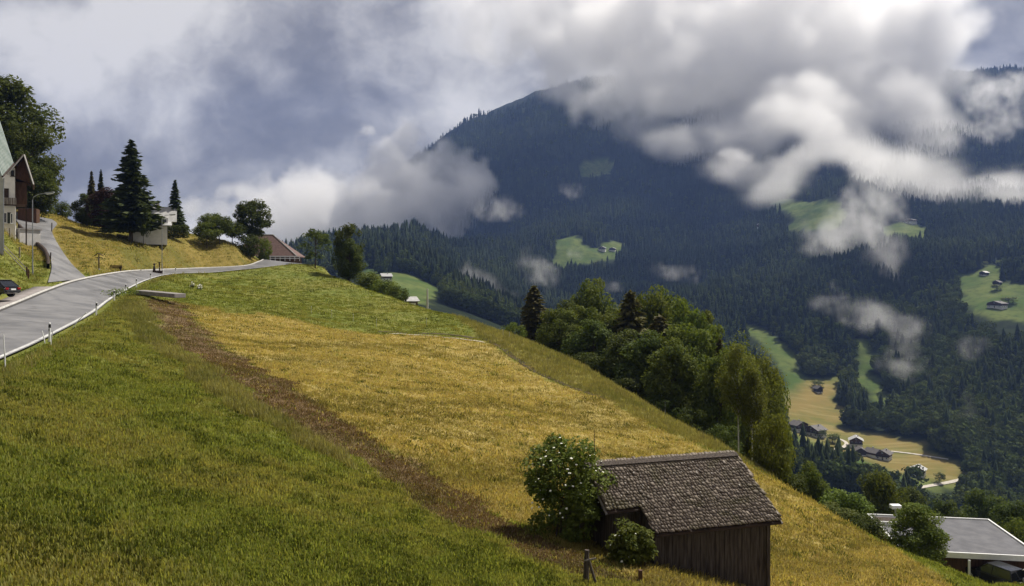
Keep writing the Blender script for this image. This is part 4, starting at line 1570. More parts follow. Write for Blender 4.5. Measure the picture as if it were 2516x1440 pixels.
# --- lane parapet, garage front, rail fence and posts
tag(solid_ribbon('parapet_wall', offset(SL_EDGE, .50)[14:70], offset(SL_EDGE, .18)[14:70], .42, M_DARKW, None, None), 'low dark parapet wall along the lane beside the house', 'wall')
g = G(52, 108)
ga = empty('garage', (g.x - .3, 108.5, g.z), math.radians(-22), 'low grey concrete garage between house and lane', 'garage')
MB().b2(-1.6, 1.6, -1.4, 1.6, -2.5, 1.75).build('wall', M_PLASG, ga)
MB().b2(-1.75, 1.75, -1.55, 1.75, 1.752, 1.92).build('roof_slab', M_CONC, ga)
MB().b2(-1.25, 1.25, -1.45, -1.402, -1.5, 1.35).build('garage_door', M_WOODG, ga)
g = G(68, 128)
tag(MB().box((g.x + .2, 128, g.z + .8), (2.6, 2.0, 2.4), .3).build('woodshed', M_WOODR, bevel=.03), 'small brown wooden shed beside the lane behind the house', 'shed')
for i, (u, Y, h) in enumerate([(48, 90, 1.3), (66, 84, 1.2), (70, 83.2, 1.1), (8, 97, 1.3), (24, 95, 1.2)]):
    g = G(u, Y)
    tag(MB().box((g.x, g.y, g.z + h / 2 - .2), (.13, .13, h + .2), .2).build('fence_post', M_WOODR if i in (1, 2) else M_WOODG),
        ['grey fence post on the bank below the houses', 'brown fence post beside the foot of the lamp', 'second brown post close to the lamp', 'grey post under the green roofed house', 'grey post in front of the white house wall'][i], 'post', 'fence posts on the left bank')
ga_, gb_ = G(66, 84), G(-40, 92)
rl = empty('rail_fence', ga_, 0, 'wooden rail running down the bank behind the parked car', 'fence')
for k, z in enumerate((.45, .85)):
    MB().tube([(0, 0, z), (gb_ - ga_) + Vector((0, 0, z))], .045, 5).build('rail', M_WOODG, rl)
for u, Y, h, lb in [(127, 124.5, 1.5, 'dark post at the bend of the lane'), (124, 97.5, .9, 'thin dark post at the lower lane edge')]:
    g = G(u, Y)
    tag(MB().tube([g - Vector((0, 0, .2)), g + Vector((.03, 0, h))], .08, 6).build('lane_post', M_DARKW), lb, 'post')

# --- white garage, house behind it, hedge
g = G(358, 141)
wg = empty('white_garage', (g.x, 142, W(0, 581, 142).z), math.radians(24), 'low white garage with shallow grey roof on the knoll', 'garage')
MB().b2(-3.05, 3.05, -2.5, 2.5, -1.5, 1.75).build('wall', M_PLAS, wg)
MB().add([(-3.4, -2.9, 1.75), (3.8, -2.9, 1.75), (3.8, 2.9, 2.75), (-3.4, 2.9, 2.75), (-3.4, -2.9, 1.9), (3.8, -2.9, 1.9), (3.8, 2.9, 2.9), (-3.4, 2.9, 2.9)],
         [(3, 2, 1, 0), (4, 5, 6, 7), (0, 1, 5, 4), (1, 2, 6, 5), (2, 3, 7, 6), (3, 0, 4, 7)]).build('roof', M_ROOFL, wg)
MB().b2(1.3, 3.2, .5, 2.6, 2.3, 3.35).build('roof_dormer', M_PLASG, wg)
window(wg, (2.25, .5, 2.85), 1.6, .75, 'y', M_WHITE, M_GLASS)
MB().b2(-2.6, -.2, -2.56, -2.50, -1.2, 1.25).build('garage_door', M_PLAS, wg)
g = G(385, 160)
chalet('house', 'grey roofed house hidden behind the big conifer', 'house', (W(362, 0, 164).x, 166, W(0, 566, 166).z), math.radians(-68), 6.0, 8, 2.2, 2.6, .8, 1.0, M_PLASG, M_WOODG, M_ROOFL, 2, 2, False, True, door=False)

# --- brown roofed barn beyond the brow
bb = empty('brown_barn', (W(655, 0, 184).x, 186, W(0, 641, 186).z), math.radians(3), 'barn with broad reddish-brown hipped roof beyond the brow of the road', 'barn')
w2, d2, h2 = 7.3, 5.0, 1.0
MB().b2(-w2 + .7, w2 - .8, -d2 + .6, d2 - .6, -3, h2 + .2).build('wall', M_WOODR, bb)
rv = [(-w2, -d2, h2), (w2, -d2, h2), (w2, d2, h2), (-w2, d2, h2), (-3.5, 0, h2 + 5.0), (.9, 0, h2 + 5.0)]
r_ = MB().add(rv + [(x, y, z - .18) for x, y, z in rv], [(0, 1, 5, 4), (1, 2, 5), (2, 3, 4, 5), (3, 0, 4), (7, 6, 10, 11), (8, 7, 11), (9, 8, 11, 10), (6, 9, 10), (0, 6, 7, 1), (1, 7, 8, 2), (2, 8, 9, 3), (3, 9, 6, 0)]).build('roof', M_ROOFB, bb)
MB().tube([(-3.5, 0, h2 + 5.03), (.9, 0, h2 + 5.03), (w2, -d2, h2 + .06)], .12, 5).build('ridge_cap', M_PLASG, r_)
MB().tube([(-w2, -d2 - .08, h2 - .04), (w2, -d2 - .08, h2 - .04)], .09, 5).build('gutter', M_PLASG, r_)
for k in range(4):
    MB().b2(-4 + k * 2.4, -2.6 + k * 2.4, -d2 + .54, -d2 + .598, -.6, .9).build('door_panel', M_DARKW, bb)
# white railing at the brow
ra = empty('white_railing', W(664, 639, 172), 0, 'white roadside railing in front of the brown barn', 'railing')
for k in range(7):
    MB().box((k * 1.05, 0, .3), (.07, .07, 1.0)).build('post', M_WHITE, ra)
for z in (.35, .72):
    MB().box((3.15, -.05, z), (6.5, .04, .12)).build('rail', M_WHITE, ra)

# --- flat roofed building, carport and yard at the lower right
fb = empty('flat_roofed_building', W(2335, 0, 68) * 1.0, math.radians(-9), 'grey flat-roofed building with white parapet below the meadow', 'building')
fb.location = (W(2360, 0, 69).x, 69, -22.2)
MB().b2(-5.6, 3.6, -4.4, 4.4, -4.5, -.3).build('wall', M_WOODR, fb)
rfl = MB().b2(-6.2, 4.2, -5.0, 5.0, -.3, 0).build('roof', M_GREYF, fb)
for (x0, x1, y0, y1) in ((-6.25, 4.25, -5.05, -4.9), (-6.25, 4.25, 4.9, 5.05), (-6.25, -6.1, -4.9, 4.9), (4.1, 4.25, -4.9, 4.9)):
    MB().b2(x0, x1, y0, y1, -.32, .12).build('parapet', M_WHITE, rfl)
MB().b2(-5.9, -3.6, 2.2, 4.4, .004, .05).build('roof_well', M_DARKW, rfl)
MB().b2(-3.6, -3.45, 2.1, 4.5, .004, .3).b2(-5.9, -3.6, 2.05, 2.2, .004, .3).build('well_kerb', M_WHITE, rfl)
for xx in (-1.3, 0.9, 3.2):
    MB().tube([(xx, -5.3, -4.4), (xx, -5.3, -.34)], .10, 8).build('pillar', M_WHITE, fb)
for k in range(5):
    MB().b2(-1.2 + k * .26, -1.0 + k * .26, -4.47, -4.402, -3.4, -1.4).build('door_slat', M_WOODG, fb)
MB().b2(.6, 3.0, -4.47, -4.402, -3.6, -1.2).build('window', M_GLASS, fb)
st = empty('roof_hood', W(2200, 1251, 76.2), 0, 'small white hood standing above the far edge of the flat roof', 'roof hood')
MB().b2(-.5, .5, -.35, .35, .05, .45).build('hood', M_WHITE, st, bevel=.12)
MB().tube([(0, 0, -1.6), (0, 0, .06)], .10, 8).build('pipe', M_STEEL, st)
g = W(2462, 1452, 63)
yard = MB()
yp = [W(2330, 1478, 58.5), W(2640, 1500, 56), W(2700, 1440, 66), W(2490, 1404, 69)]
yard.add([p + Vector((0, 0, .2)) for p in yp] + [p - Vector((0, 0, 3)) for p in yp], [(0, 1, 2, 3), (0, 4, 5, 1), (1, 5, 6, 2), (2, 6, 7, 3), (3, 7, 4, 0)])
tag(yard.build('yard', M_CONC), 'pale paved yard beside the flat-roofed building', kind='structure')
def on_yard(u, Y):
    n = (yp[1] - yp[0]).cross(yp[3] - yp[0])
    X = (u - U0) / F * Y
    return Vector((X, Y, yp[0].z + .2 - (n.x * (X - yp[0].x) + n.y * (Y - yp[0].y)) / n.z))
make_car('parked_car', on_yard(2442, 63.5), math.radians(112), M_CARD, 'black estate car parked beside the flat-roofed building', True)
make_car('parked_car', on_yard(2535, 62), math.radians(100), M_CARW, 'white car cut off by the lower right corner')

# --- things beyond the crest
g = G(1050, 150)
up_ = empty('utility_mast', g, 0, 'pale utility mast on two legs just beyond the meadow crest', 'mast')
ht_ = W(0, 710, 150).z - g.z
for s_ in (-1, 1):
    MB().tube([(s_ * .55, 0, -1), (s_ * .45, 0, ht_ * .55)], .16, 7).build('leg', M_PLASG, up_)
MB().tube([(0, 0, ht_ * .45), (0, 0, ht_)], [.22, .14], 7).build('mast', M_PLASG, up_)
MB().box((0, 0, ht_ * .52), (1.4, .2, .22)).build('crossbeam', M_PLASG, up_)
g = G(1008, 165)
zh = W(0, 756, 165).z
hu = empty('hut', (g.x, 165, zh), math.radians(20), 'small wooden hut with pale roof below the crest', 'hut')
MB().b2(-1.3, 1.3, -1.1, 1.1, -6, 1.3).build('wall', M_WOODR, hu)
MB().add([(-1.7, -1.5, 1.25), (1.7, -1.5, 1.25), (1.7, 1.5, 2.1), (-1.7, 1.5, 2.1), (-1.7, -1.5, 1.4), (1.7, -1.5, 1.4), (1.7, 1.5, 2.25), (-1.7, 1.5, 2.25)],
         [(3, 2, 1, 0), (4, 5, 6, 7), (0, 1, 5, 4), (1, 2, 6, 5), (2, 3, 7, 6), (3, 0, 4, 7)]).build('roof', M_ROOFL, hu)
MB().b2(-.5, .9, -1.16, -1.102, .1, 1.0).build('panel', M_PLAS, hu)
# electric fence posts along the mown edge
FPL = [(765, 98, 'pole at the upper left corner of the mown field'), (815, 98, 'pole one step right of the field corner'), (868, 97, 'pole midway along the upper field edge'), (925, 96, 'pole near the start of the dark furrow'),
       (1048, 104, 'pole standing above the dark furrow'), (1236, 101, 'left pole of a pair on the crest'), (1252, 100, 'right pole of a pair on the crest')]
for u, Y, lb in FPL:
    g = G(u, Y)
    o = empty('electric_fence_post', g, 0, 'thin pale fence ' + lb, 'fence post', 'electric fence posts')
    MB().tube([(0, 0, -.2), (0, 0, .95)], [.022, .02], 6).build('rod', M_PLASG, o)
    MB().box((0, 0, .90), (.06, .05, .08)).build('insulator', M_WHITE, o)

# --- farms across the valley
FARMS = [
    ('farmhouse', 'leftmost farmhouse of the pair with white ground floor under the wooded slope', 'house', 1962, 655, 12, 9, 5.6, 2.6, 25, M_ROOFD),
    ('farmhouse', 'right farmhouse of the pair with white gable and long dark roof', 'house', 2003, 648, 14, 10, 5.6, 2.8, -62, M_ROOFD),
    ('farmhouse', 'tall dark farmhouse at the end of the white drive', 'house', 2103, 622, 9, 9, 6.0, 2.4, -20, M_ROOFL),
    ('barn', 'dark field barn just below the tall farmhouse', 'barn', 2113, 600, 7, 8, 3.6, 2.0, -15, M_ROOFD),
    ('farmhouse', 'left of two joined farm buildings with pale eaves on the dry meadow', 'house', 2146, 596, 8, 9, 4.2, 2.2, 30, M_ROOFD),
    ('farmhouse', 'right of two joined farm buildings with white balcony front', 'house', 2172, 592, 9, 9, 4.6, 2.2, -40, M_ROOFD),
    ('farmhouse', 'white farmhouse with pale roof near the lower end of the dry meadow', 'house', 2255, 558, 9, 8, 4.8, 2.2, -35, M_ROOFL),
    ('barn', 'lone dark barn in the green strip of pasture', 'barn', 2010, 765, 6, 6, 4.2, 2.0, 20, M_ROOFD),
    ('farmhouse', 'long white farmhouse on the right-hand pasture', 'house', 2450, 895, 18, 9, 5.0, 2.4, -70, M_ROOFD),
    ('barn', 'small brown barn in the middle of the right-hand pasture', 'barn', 2450, 985, 8, 6, 3.6, 2.0, -60, M_ROOFD),
    ('barn', 'grey barn high on the right-hand pasture', 'barn', 2418, 1040, 9, 6, 3.4, 1.8, -70, M_ROOFL),
    ('farmhouse', 'farmhouse in the misty clearing right of the summit cloud', 'house', 2236, 1500, 20, 12, 5.5, 3.0, -60, M_ROOFD),
    ('farmhouse', 'white hotel-like house at the top left of the high clearing', 'house', 1862, 1690, 18, 12, 8.0, 3.0, 10, M_ROOFL),
    ('farmhouse', 'white house alone in the forest left of the high clearing', 'house', 1803, 1700, 10, 9, 6.5, 3.0, 10, M_ROOFL),
    ('farmhouse', 'left white farmhouse on the sunny forest terrace', 'house', 1480, 1590, 13, 10, 5.5, 2.8, -20, M_ROOFL),
    ('barn', 'right pale barn on the sunny forest terrace', 'barn', 1505, 1600, 12, 9, 4.0, 2.5, -20, M_ROOFL),
    ('farmhouse', 'farmhouse with pale roof in the hollow below the wooded spur', 'house', 948, 770, 14, 9, 4.6, 2.6, -70, M_ROOFL),
    ('chalet', 'chalet half hidden by trees below the valley farms', 'house', 2022, 545, 9, 8, 4.4, 2.2, 35, M_ROOFL),
]
FARM_XY = []
for (nm, lb, ct, u, Y, w, d, h, rh, rot, rm) in FARMS:
    X = (u - U0) / F * Y
    zz = hz(np.array([X, X - w * .5, X + w * .5, X, X]), np.array([Y, Y, Y, Y - d * .5, Y + d * .5]))
    FARM_XY.append((X, Y))
    isb_ = nm == 'barn'
    chalet(nm, lb, ct, (X, Y, float(np.median(zz)) - .2), math.radians(rot), w, d, h, rh, 1.0, .12 if isb_ else .5, M_PLAS, M_WOODR if not isb_ else M_DARKW, rm, 0 if isb_ else 3, 0 if isb_ else 3, not isb_, not isb_)
FARM_XY = np.array(FARM_XY)


def path_strip(name, uvs, w, lb, y0=480, y1=760, mat=None, lift=.35):
    P = []
    for u, v in uvs:
        x, y = hitL(u, v, y0, y1)
        P.append((x, y, 0))
    C_ = interp_line(P, 40)
    C_[:, 2] = hz(C_[:, 0], C_[:, 1]) + lift
    A, B = offset(C_, w / 2), offset(C_, -w / 2)
    for Q in (A, B):
        Q[:, 2] = hz(Q[:, 0], Q[:, 1]) + lift
    o = ribbon(name, A, B, mat or M_CONC, 0, lb, 'structure', 3)
    return o


M_TRACK = surf_mat('gravel_track', (.40, .36, .30), (.55, .51, .44), .5, .95)
path_strip('farm_drive', [(2040, 1075), (2068, 1082), (2080, 1092), (2066, 1102), (2040, 1106)], 3.0, 'white gravel drive looping to the tall farmhouse', mat=M_TRACK)
path_strip('farm_track', [(2190, 1110), (2240, 1116), (2290, 1124), (2330, 1130)], 2.4, 'narrow track across the dry meadow', mat=M_TRACK)
path_strip('farm_road', [(2250, 1200), (2290, 1194), (2335, 1186), (2372, 1178)], 3.2, 'pale farm road below the white farmhouse', mat=M_TRACK)

M_FURROW = surf_mat('dark_furrow', (.040, .030, .016), (.075, .055, .026), 1.5, .95, .4)
path_strip('furrow', [(930, 815), (1000, 819), (1080, 822), (1150, 828), (1200, 836), (1260, 880), (1330, 922), (1420, 960), (1490, 984)], .75, 'dark furrow along the upper edge of the mown field', 40, 110, M_FURROW, .05)
path_strip('footpath', [(955, 821), (1030, 826), (1100, 831), (1170, 838), (1190, 842)], .38, 'pale trodden path below the furrow', 40, 110, M_TRACK, .07)
# ------------------------------------------------------------------ trees one can tell apart
PB = [broadleaf('broadleaf_a', 15, 5.0, 1.2, 41, 'oval', 84, 190, .44, .26, .29), broadleaf('broadleaf_b', 14, 4.4, 1.0, 42, 'round', 78, 190, .42, .24, .30),
      broadleaf('broadleaf_c', 16, 5.4, 1.5, 43, 'spread', 92, 180, .44, .28, .26)]
PT = broadleaf('birch', 15, 3.4, 4.0, 44, 'oval', 70, 130, .30, .14, .27, .5, 1, .6)
PT2 = broadleaf('birch_tall', 15, 2.7, 7.6, 45, 'oval', 60, 120, .28, .10, .28, .4, 1, .4)
PC = [conifer('spruce_a', 16, 3.4, .5, 51, 48, 11, 15, .28, .22, 1.05), conifer('spruce_b', 15, 2.9, .4, 52, 46, 11, 14, .32, .20, 1.0)]
PC3 = conifer('spruce_c', 16, 4.2, .4, 58, 48, 12, 15, .30, .22, 1.15, .62)
PCE = conifer('cedar', 16, 4.6, 2.4, 53, 40, 11, 19, .14, .28, 1.15, .75, .38)
PO = broadleaf('orchard', 6, 3.0, 2.0, 54, 'spread', 44, 120, .30, .12, .28)
PR = broadleaf('maple', 12, 3.2, 4.2, 55, 'round', 74, 150, .34, .22, .27)
PA = broadleaf('rowan', 8, 2.9, 1.6, 56, 'round', 48, 34, .36, .12, .17)
PS = broadleaf('shrub', 4, 2.6, .1, 57, 'round', 46, 120, .26, .06, .30, stems=4)


def put(protos, dims, u, vtop, Y, wpx, leaf, bark, name, label, cat='tree', group=None, rz=None, sink=.3, zoff=None):
    g_ = G(u, Y)
    z0 = g_.z - sink if zoff is None else zoff
    Hn = (VH - vtop) / F * Y - z0
    if group == gg and leaf in (M_LEAF, M_LEAF_B, M_LEAF_L):
        Hn *= 1.07
    if group == vg:
        Hn = max(Hn, 9.0 if dims[0] == 18 else 8.0)
    s = Hn / dims[0]
    sxy = (wpx * 1.12 / F * Y / 2) / (dims[1] * 1.12) if wpx else s
    return plant(name, protos, (g_.x, g_.y, z0), rz if rz is not None else random.uniform(0, 6.28), (sxy, sxy, s), leaf, bark, label, cat, group)


vg = 'trees round the valley farms'
DA, DBr, DC_ = (15, 5.0), (14, 4.4), (16, 5.4)
gg = 'trees of the grove below the crest'
GROVE = [
    (PC3, (16, 4.2), 1312, 702, 122, 125, M_NEEDLE_B, 'spruce_tree', 'dark pointed spruce at the upper left end of the grove'),
    (PB[1], DBr, 1392, 740, 124, 130, M_LEAF_D, 'broadleaf_tree', 'dark rounded tree right of the end spruce'),
    (PB[0], DA, 1452, 690, 128, 150, M_LEAF, 'broadleaf_tree', 'tallest leafy tree at the top of the grove'),
    (PB[2], DC_, 1500, 770, 112, 150, M_LEAF, 'broadleaf_tree', 'leafy tree in front of the tallest one'),
    (PC3, (16, 4.2), 1548, 716, 108, 180, M_NEEDLE_B, 'spruce_tree', 'brownish spruce in the middle of the grove'),
    (PB[1], DBr, 1640, 738, 120, 150, M_LEAF, 'broadleaf_tree', 'leafy tree behind the two brownish spruces'),
    (PC3, (16, 4.2), 1622, 776, 102, 190, M_NEEDLE_B, 'spruce_tree', 'second brownish spruce right of the first'),
    (PB[0], DA, 1716, 772, 112, 150, M_LEAF, 'broadleaf_tree', 'rounded leafy tree at the right shoulder of the grove'),
    (PC[1], (15, 2.9), 1768, 835, 100, 120, M_NEEDLE_B, 'spruce_tree', 'narrow dark spruce between leafy trees on the right'),
    (PB[2], DC_, 1690, 812, 94, 160, M_LEAF, 'broadleaf_tree', 'dark lower tree before the narrow spruce'),
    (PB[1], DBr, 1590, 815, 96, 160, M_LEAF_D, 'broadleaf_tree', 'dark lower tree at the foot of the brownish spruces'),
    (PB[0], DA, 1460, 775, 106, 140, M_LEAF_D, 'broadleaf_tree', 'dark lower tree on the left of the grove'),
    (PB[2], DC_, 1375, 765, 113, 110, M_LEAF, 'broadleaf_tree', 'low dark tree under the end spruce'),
    (PT, (15, 3.4), 1800, 842, 93, 120, M_LEAF_B, 'birch_tree', 'light green birch at the right end of the grove'),
    (PT, (15, 3.4), 1862, 878, 90, 130, M_LEAF_B, 'birch_tree', 'birch with drooping twigs at the outer right'),
    (PT2, (15, 2.7), 1815, 862, 74, 95, M_LEAF_B, 'birch_tree', 'slender birch with bare white trunk at the right end of the grove'),
    (PT2, (15, 2.7), 1848, 920, 73.5, 80, M_LEAF_B, 'birch_tree', 'smaller birch with bare white trunk right of the slender one'),
    (PB[1], DBr, 1770, 880, 88, 130, M_LEAF, 'broadleaf_tree', 'dark tree at the foot of the birches'),
    (PB[0], DA, 1880, 960, 98, 110, M_LEAF, 'broadleaf_tree', 'leafy tree behind the outer birch'),
    (PS, (4, 2.6), 1262, 800, 117, 60, M_LEAF, 'shrub', 'small shrub on the crest left of the grove'),
    (PS, (4, 2.6), 1898, 1035, 66, 100, M_LEAF_B, 'shrub', 'bright green rounded shrub below the leaning birch trunks'),
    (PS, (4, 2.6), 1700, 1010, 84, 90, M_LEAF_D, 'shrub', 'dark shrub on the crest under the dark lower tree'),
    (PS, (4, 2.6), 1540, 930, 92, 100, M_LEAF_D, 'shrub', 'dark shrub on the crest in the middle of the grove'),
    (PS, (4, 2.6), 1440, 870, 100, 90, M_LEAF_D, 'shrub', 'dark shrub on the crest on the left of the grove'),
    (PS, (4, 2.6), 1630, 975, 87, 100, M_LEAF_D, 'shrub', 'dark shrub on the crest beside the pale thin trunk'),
    (PS, (4, 2.6), 1780, 1050, 77, 90, M_LEAF_D, 'shrub', 'dark shrub at the foot of the white birch trunks'),
    (PB[0], DA, 1425, 755, 119, 120, M_LEAF, 'broadleaf_tree', 'leafy tree between the end spruce and the tallest tree'),
    (PB[2], DC_, 1590, 735, 117, 150, M_LEAF, 'broadleaf_tree', 'leafy tree rising between the brownish spruces'),
    (PB[1], DBr, 1680, 768, 108, 150, M_LEAF, 'broadleaf_tree', 'leafy tree right of the second brownish spruce'),
    (PB[0], DA, 1745, 806, 104, 140, M_LEAF, 'broadleaf_tree', 'leafy tree behind the narrow dark spruce'),
    (PB[2], DC_, 1840, 890, 100, 150, M_LEAF, 'broadleaf_tree', 'leafy tree between the two birches'),
    (PB[1], DBr, 1895, 930, 101, 90, M_LEAF, 'broadleaf_tree', 'leafy tree at the outermost right of the grove'),
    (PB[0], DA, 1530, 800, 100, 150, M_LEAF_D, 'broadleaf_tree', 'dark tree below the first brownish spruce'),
    (PB[1], DBr, 1650, 850, 90, 140, M_LEAF, 'broadleaf_tree', 'low leafy tree near the pale thin trunk'),
    # lower right, past the barn roof
    (PB[1], DBr, 1985, 1155, 88, 110, M_LEAF, 'broadleaf_tree', 'green tree right of the barn roof below the crest'),
    (PB[0], DA, 2075, 1205, 78, 150, M_LEAF_L, 'broadleaf_tree', 'bright leafy tree in the row below the crest'),
    (PB[2], DC_, 2165, 1168, 112, 120, M_LEAF, 'broadleaf_tree', 'spreading tree standing above the row below the crest'),
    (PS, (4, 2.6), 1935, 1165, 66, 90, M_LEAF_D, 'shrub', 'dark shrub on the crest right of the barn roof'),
    (PS, (4, 2.6), 2040, 1245, 60, 110, M_LEAF, 'shrub', 'green shrub on the crest under the bright leafy tree'),
    (PS, (4, 2.6), 2125, 1268, 59, 100, M_LEAF_D, 'shrub', 'shrub on the crest left of the flat roof'),
    (PB[1], DBr, 2252, 1248, 57.5, 130, M_LEAF, 'broadleaf_tree', 'small tree in front of the flat roof'),
    (PS, (4, 2.6), 2500, 1290, 73, 90, M_LEAF, 'shrub', 'green shrub at the right end of the flat roof'),
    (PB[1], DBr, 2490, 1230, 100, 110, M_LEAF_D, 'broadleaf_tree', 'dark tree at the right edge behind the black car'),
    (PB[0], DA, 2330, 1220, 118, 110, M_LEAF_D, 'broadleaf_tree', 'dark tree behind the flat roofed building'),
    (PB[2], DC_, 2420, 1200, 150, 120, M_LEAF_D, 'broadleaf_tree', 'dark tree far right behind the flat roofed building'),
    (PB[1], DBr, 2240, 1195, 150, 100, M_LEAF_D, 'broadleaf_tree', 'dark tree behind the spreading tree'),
]
for (pr, dm, u, vt, Y, wpx, lf, nm, lb) in GROVE:
    put(pr, dm, u, vt, Y, wpx, lf, M_BIRCHB if nm == 'birch_tree' else M_BARK, nm, lb, 'shrub' if nm == 'shrub' else 'tree', gg)
# bare pale birch trunks standing out from the grove
for (u0_, v0_, u1_, v1_, Y, r_, lb) in [(1630, 1022, 1634, 975, 84, .05, 'short pale trunk showing in the shade of the grove')]:
    a, b = W(u0_, v0_ + 20, Y), W(u1_, v1_, Y + 3)
    e_ = empty('birch_tree', a, 0, lb, 'tree', gg)
    MB().tube([(0, 0, 0), (b - a) * .5 + Vector((.1, 0, 0)), b - a], [r_, r_ * .8, r_ * .5], 7).build('trunk', M_BIRCHB, e_)
    r0 = np.random.default_rng(int(u0_))
    cc = np.array(b - a)[None] + r0.normal(0, 1, (420, 3)) * np.array([.9, .9, .8]) * (2.2 if Y < 80 else .6) * .5
    V, Fc = leaf_quads(cc, np.tile([0, 0, 1.0], (420, 1)), .26, r0)
    mesh_obj('crown', leaf_mesh('crown', V, Fc, r0), e_, M_LEAF_D)

kg = 'trees on the knoll above the road'
KNOLL = [
    (PCE, (16, 4.6), 322, 345, 137.5, 142, M_NEEDLE, 'cedar_tree', 'tall dark layered conifer in front of the grey roofed house', kg),
    (PC[1], (15, 2.9), 430, 443, 168, 62, M_NEEDLE, 'spruce_tree', 'dark spruce right of the grey roofed house', kg),
    (PB[1], DBr, 262, 462, 146, 82, M_LEAF_P, 'copper_beech', 'dark purple-leaved tree left of the tall conifer', kg),
    (PC[1], (15, 2.9), 248, 418, 156, 44, M_NEEDLE, 'spruce_tree', 'thin pointed conifer rising behind the purple tree', kg),
    (PC[0], (16, 3.4), 225, 420, 158, 50, M_NEEDLE_B, 'spruce_tree', 'thin pointed conifer at the left of the knoll group', kg),
    (PB[0], DA, 214, 472, 150, 66, M_LEAF_D, 'broadleaf_tree', 'dark green tree at the left end of the knoll group', kg),
    (PO, (6, 3.0), 352, 510, 136.5, 36, M_LEAF_D, 'orchard_tree', 'slim dark tree before the white garage', kg),
    (PO, (6, 3.0), 508, 548, 158, 62, M_LEAF, 'orchard_tree', 'left fruit tree of the clump with bare stems', kg),
    (PO, (6, 3.0), 540, 532, 162, 70, M_LEAF_D, 'orchard_tree', 'middle fruit tree of the clump with bare stems', kg),
    (PO, (6, 3.0), 570, 545, 166, 62, M_LEAF_D, 'orchard_tree', 'right fruit tree of the clump with bare stems', kg),
    (PO, (6, 3.0), 520, 525, 172, 60, M_LEAF, 'orchard_tree', 'fruit tree at the back of the clump', kg),
    (PR, (12, 3.2), 619, 490, 171, 88, M_LEAF_D, 'maple_tree', 'dark ball-shaped tree beside the brown barn', kg),
    (PS, (4, 2.6), 608, 578, 167, 70, M_LEAF_D, 'shrub', 'dark undergrowth at the foot of the ball-shaped tree', kg),
    (PS, (4, 2.6), 650, 588, 174, 36, M_LEAF_L, 'shrub', 'light green shrub before the brown roof', kg),
    (PA, (8, 2.9), 775, 558, 162, 84, M_LEAF_D, 'rowan_tree', 'airy small tree right of the brown barn', kg),
    (PA, (8, 2.9), 855, 542, 150, 84, M_LEAF_D, 'rowan_tree', 'taller airy tree at the edge of the crest', kg),
    (PB[1], DBr, 858, 588, 148, 74, M_LEAF_D, 'broadleaf_tree', 'dense dark tree under the taller airy tree', kg),
    (PS, (4, 2.6), 905, 672, 150, 80, M_LEAF, 'shrub', 'grey-green shrub behind the crest next to the dense tree', kg),
    (PS, (4, 2.6), 945, 690, 144, 80, M_LEAF, 'shrub', 'middle shrub behind the crest above the hut', kg),
    (PS, (4, 2.6), 975, 706, 140, 60, M_LEAF_D, 'shrub', 'last shrub behind the crest beside the hut', kg),
    (PB[2], DC_, 5, 185, 142, 230, M_LEAF_D, 'lime_tree', 'huge dark tree rising behind the houses at the left edge', kg),
    (PB[0], DA, 72, 288, 136, 130, M_LEAF_D, 'lime_tree', 'large dark tree right of the huge one behind the houses', kg),
    (PB[1], DBr, 80, 400, 132, 105, M_LEAF_D, 'lime_tree', 'lower dark tree filling the gap behind the white house', kg),
    (PS, (4, 2.6), 150, 498, 166, 50, M_LEAF_D, 'shrub', 'small tree on the skyline right of the first lamp', kg),
]
for (pr, dm, u, vt, Y, wpx, lf, nm, lb, gp) in KNOLL:
    put(pr, dm, u, vt, Y, wpx, lf, M_BARK, nm, lb, 'shrub' if nm == 'shrub' else 'tree', gp)
# hedge right of the white garage
hr_ = np.random.default_rng(8)
ha = G(404, 152)
hg = empty('hedge', ha, 0, 'clipped dark green hedge right of the white garage', 'hedge')
Pn = np.stack([hr_.uniform(0, 4.6, 2600), hr_.uniform(-.6, .6, 2600), hr_.uniform(-.3, 2.1, 2600)], -1)
V, Fc = leaf_quads(Pn, rand_dirs(2600, hr_), .26, hr_)
mesh_obj('foliage', leaf_mesh('hedge', V, Fc, hr_), hg, M_LEAF_D)
hs_ = MB()
for k in range(6):
    hs_.tube([(.3 + k * .8, 0, -.4), (.3 + k * .8, .1, 1.6)], [.06, .02], 5)
hs_.build('stems', M_BARK, hg)
# white flowering clumps on the bank
for (u, Y, s, lb) in [(473, 108, .55, 'left white flowering clump on the bank below the road'), (491, 107, .7, 'right taller white flowering clump on the bank below the road')]:
    g = G(u, Y)
    o = empty('flowering_plant', g, 0, lb, 'plant', 'white flowering clumps')
    pn = hr_.normal(0, 1, (90, 3)) * np.array([.22, .2, .2]) * s + np.array([0, 0, .5 * s + .15])
    V, Fc = leaf_quads(pn, np.tile([0, 0, 1.0], (90, 1)), .20, hr_)
    mesh_obj('blossom', leaf_mesh('blossom', V, Fc, hr_), o, M_FLOWER)
    pn = hr_.normal(0, 1, (110, 3)) * np.array([.3, .25, .18]) * s + np.array([0, 0, .2])
    V, Fc = leaf_quads(pn, np.tile([0, 0, 1.0], (110, 1)), .16, hr_)
    mesh_obj('leaves', leaf_mesh('leaves', V, Fc, hr_), o, M_LEAF)
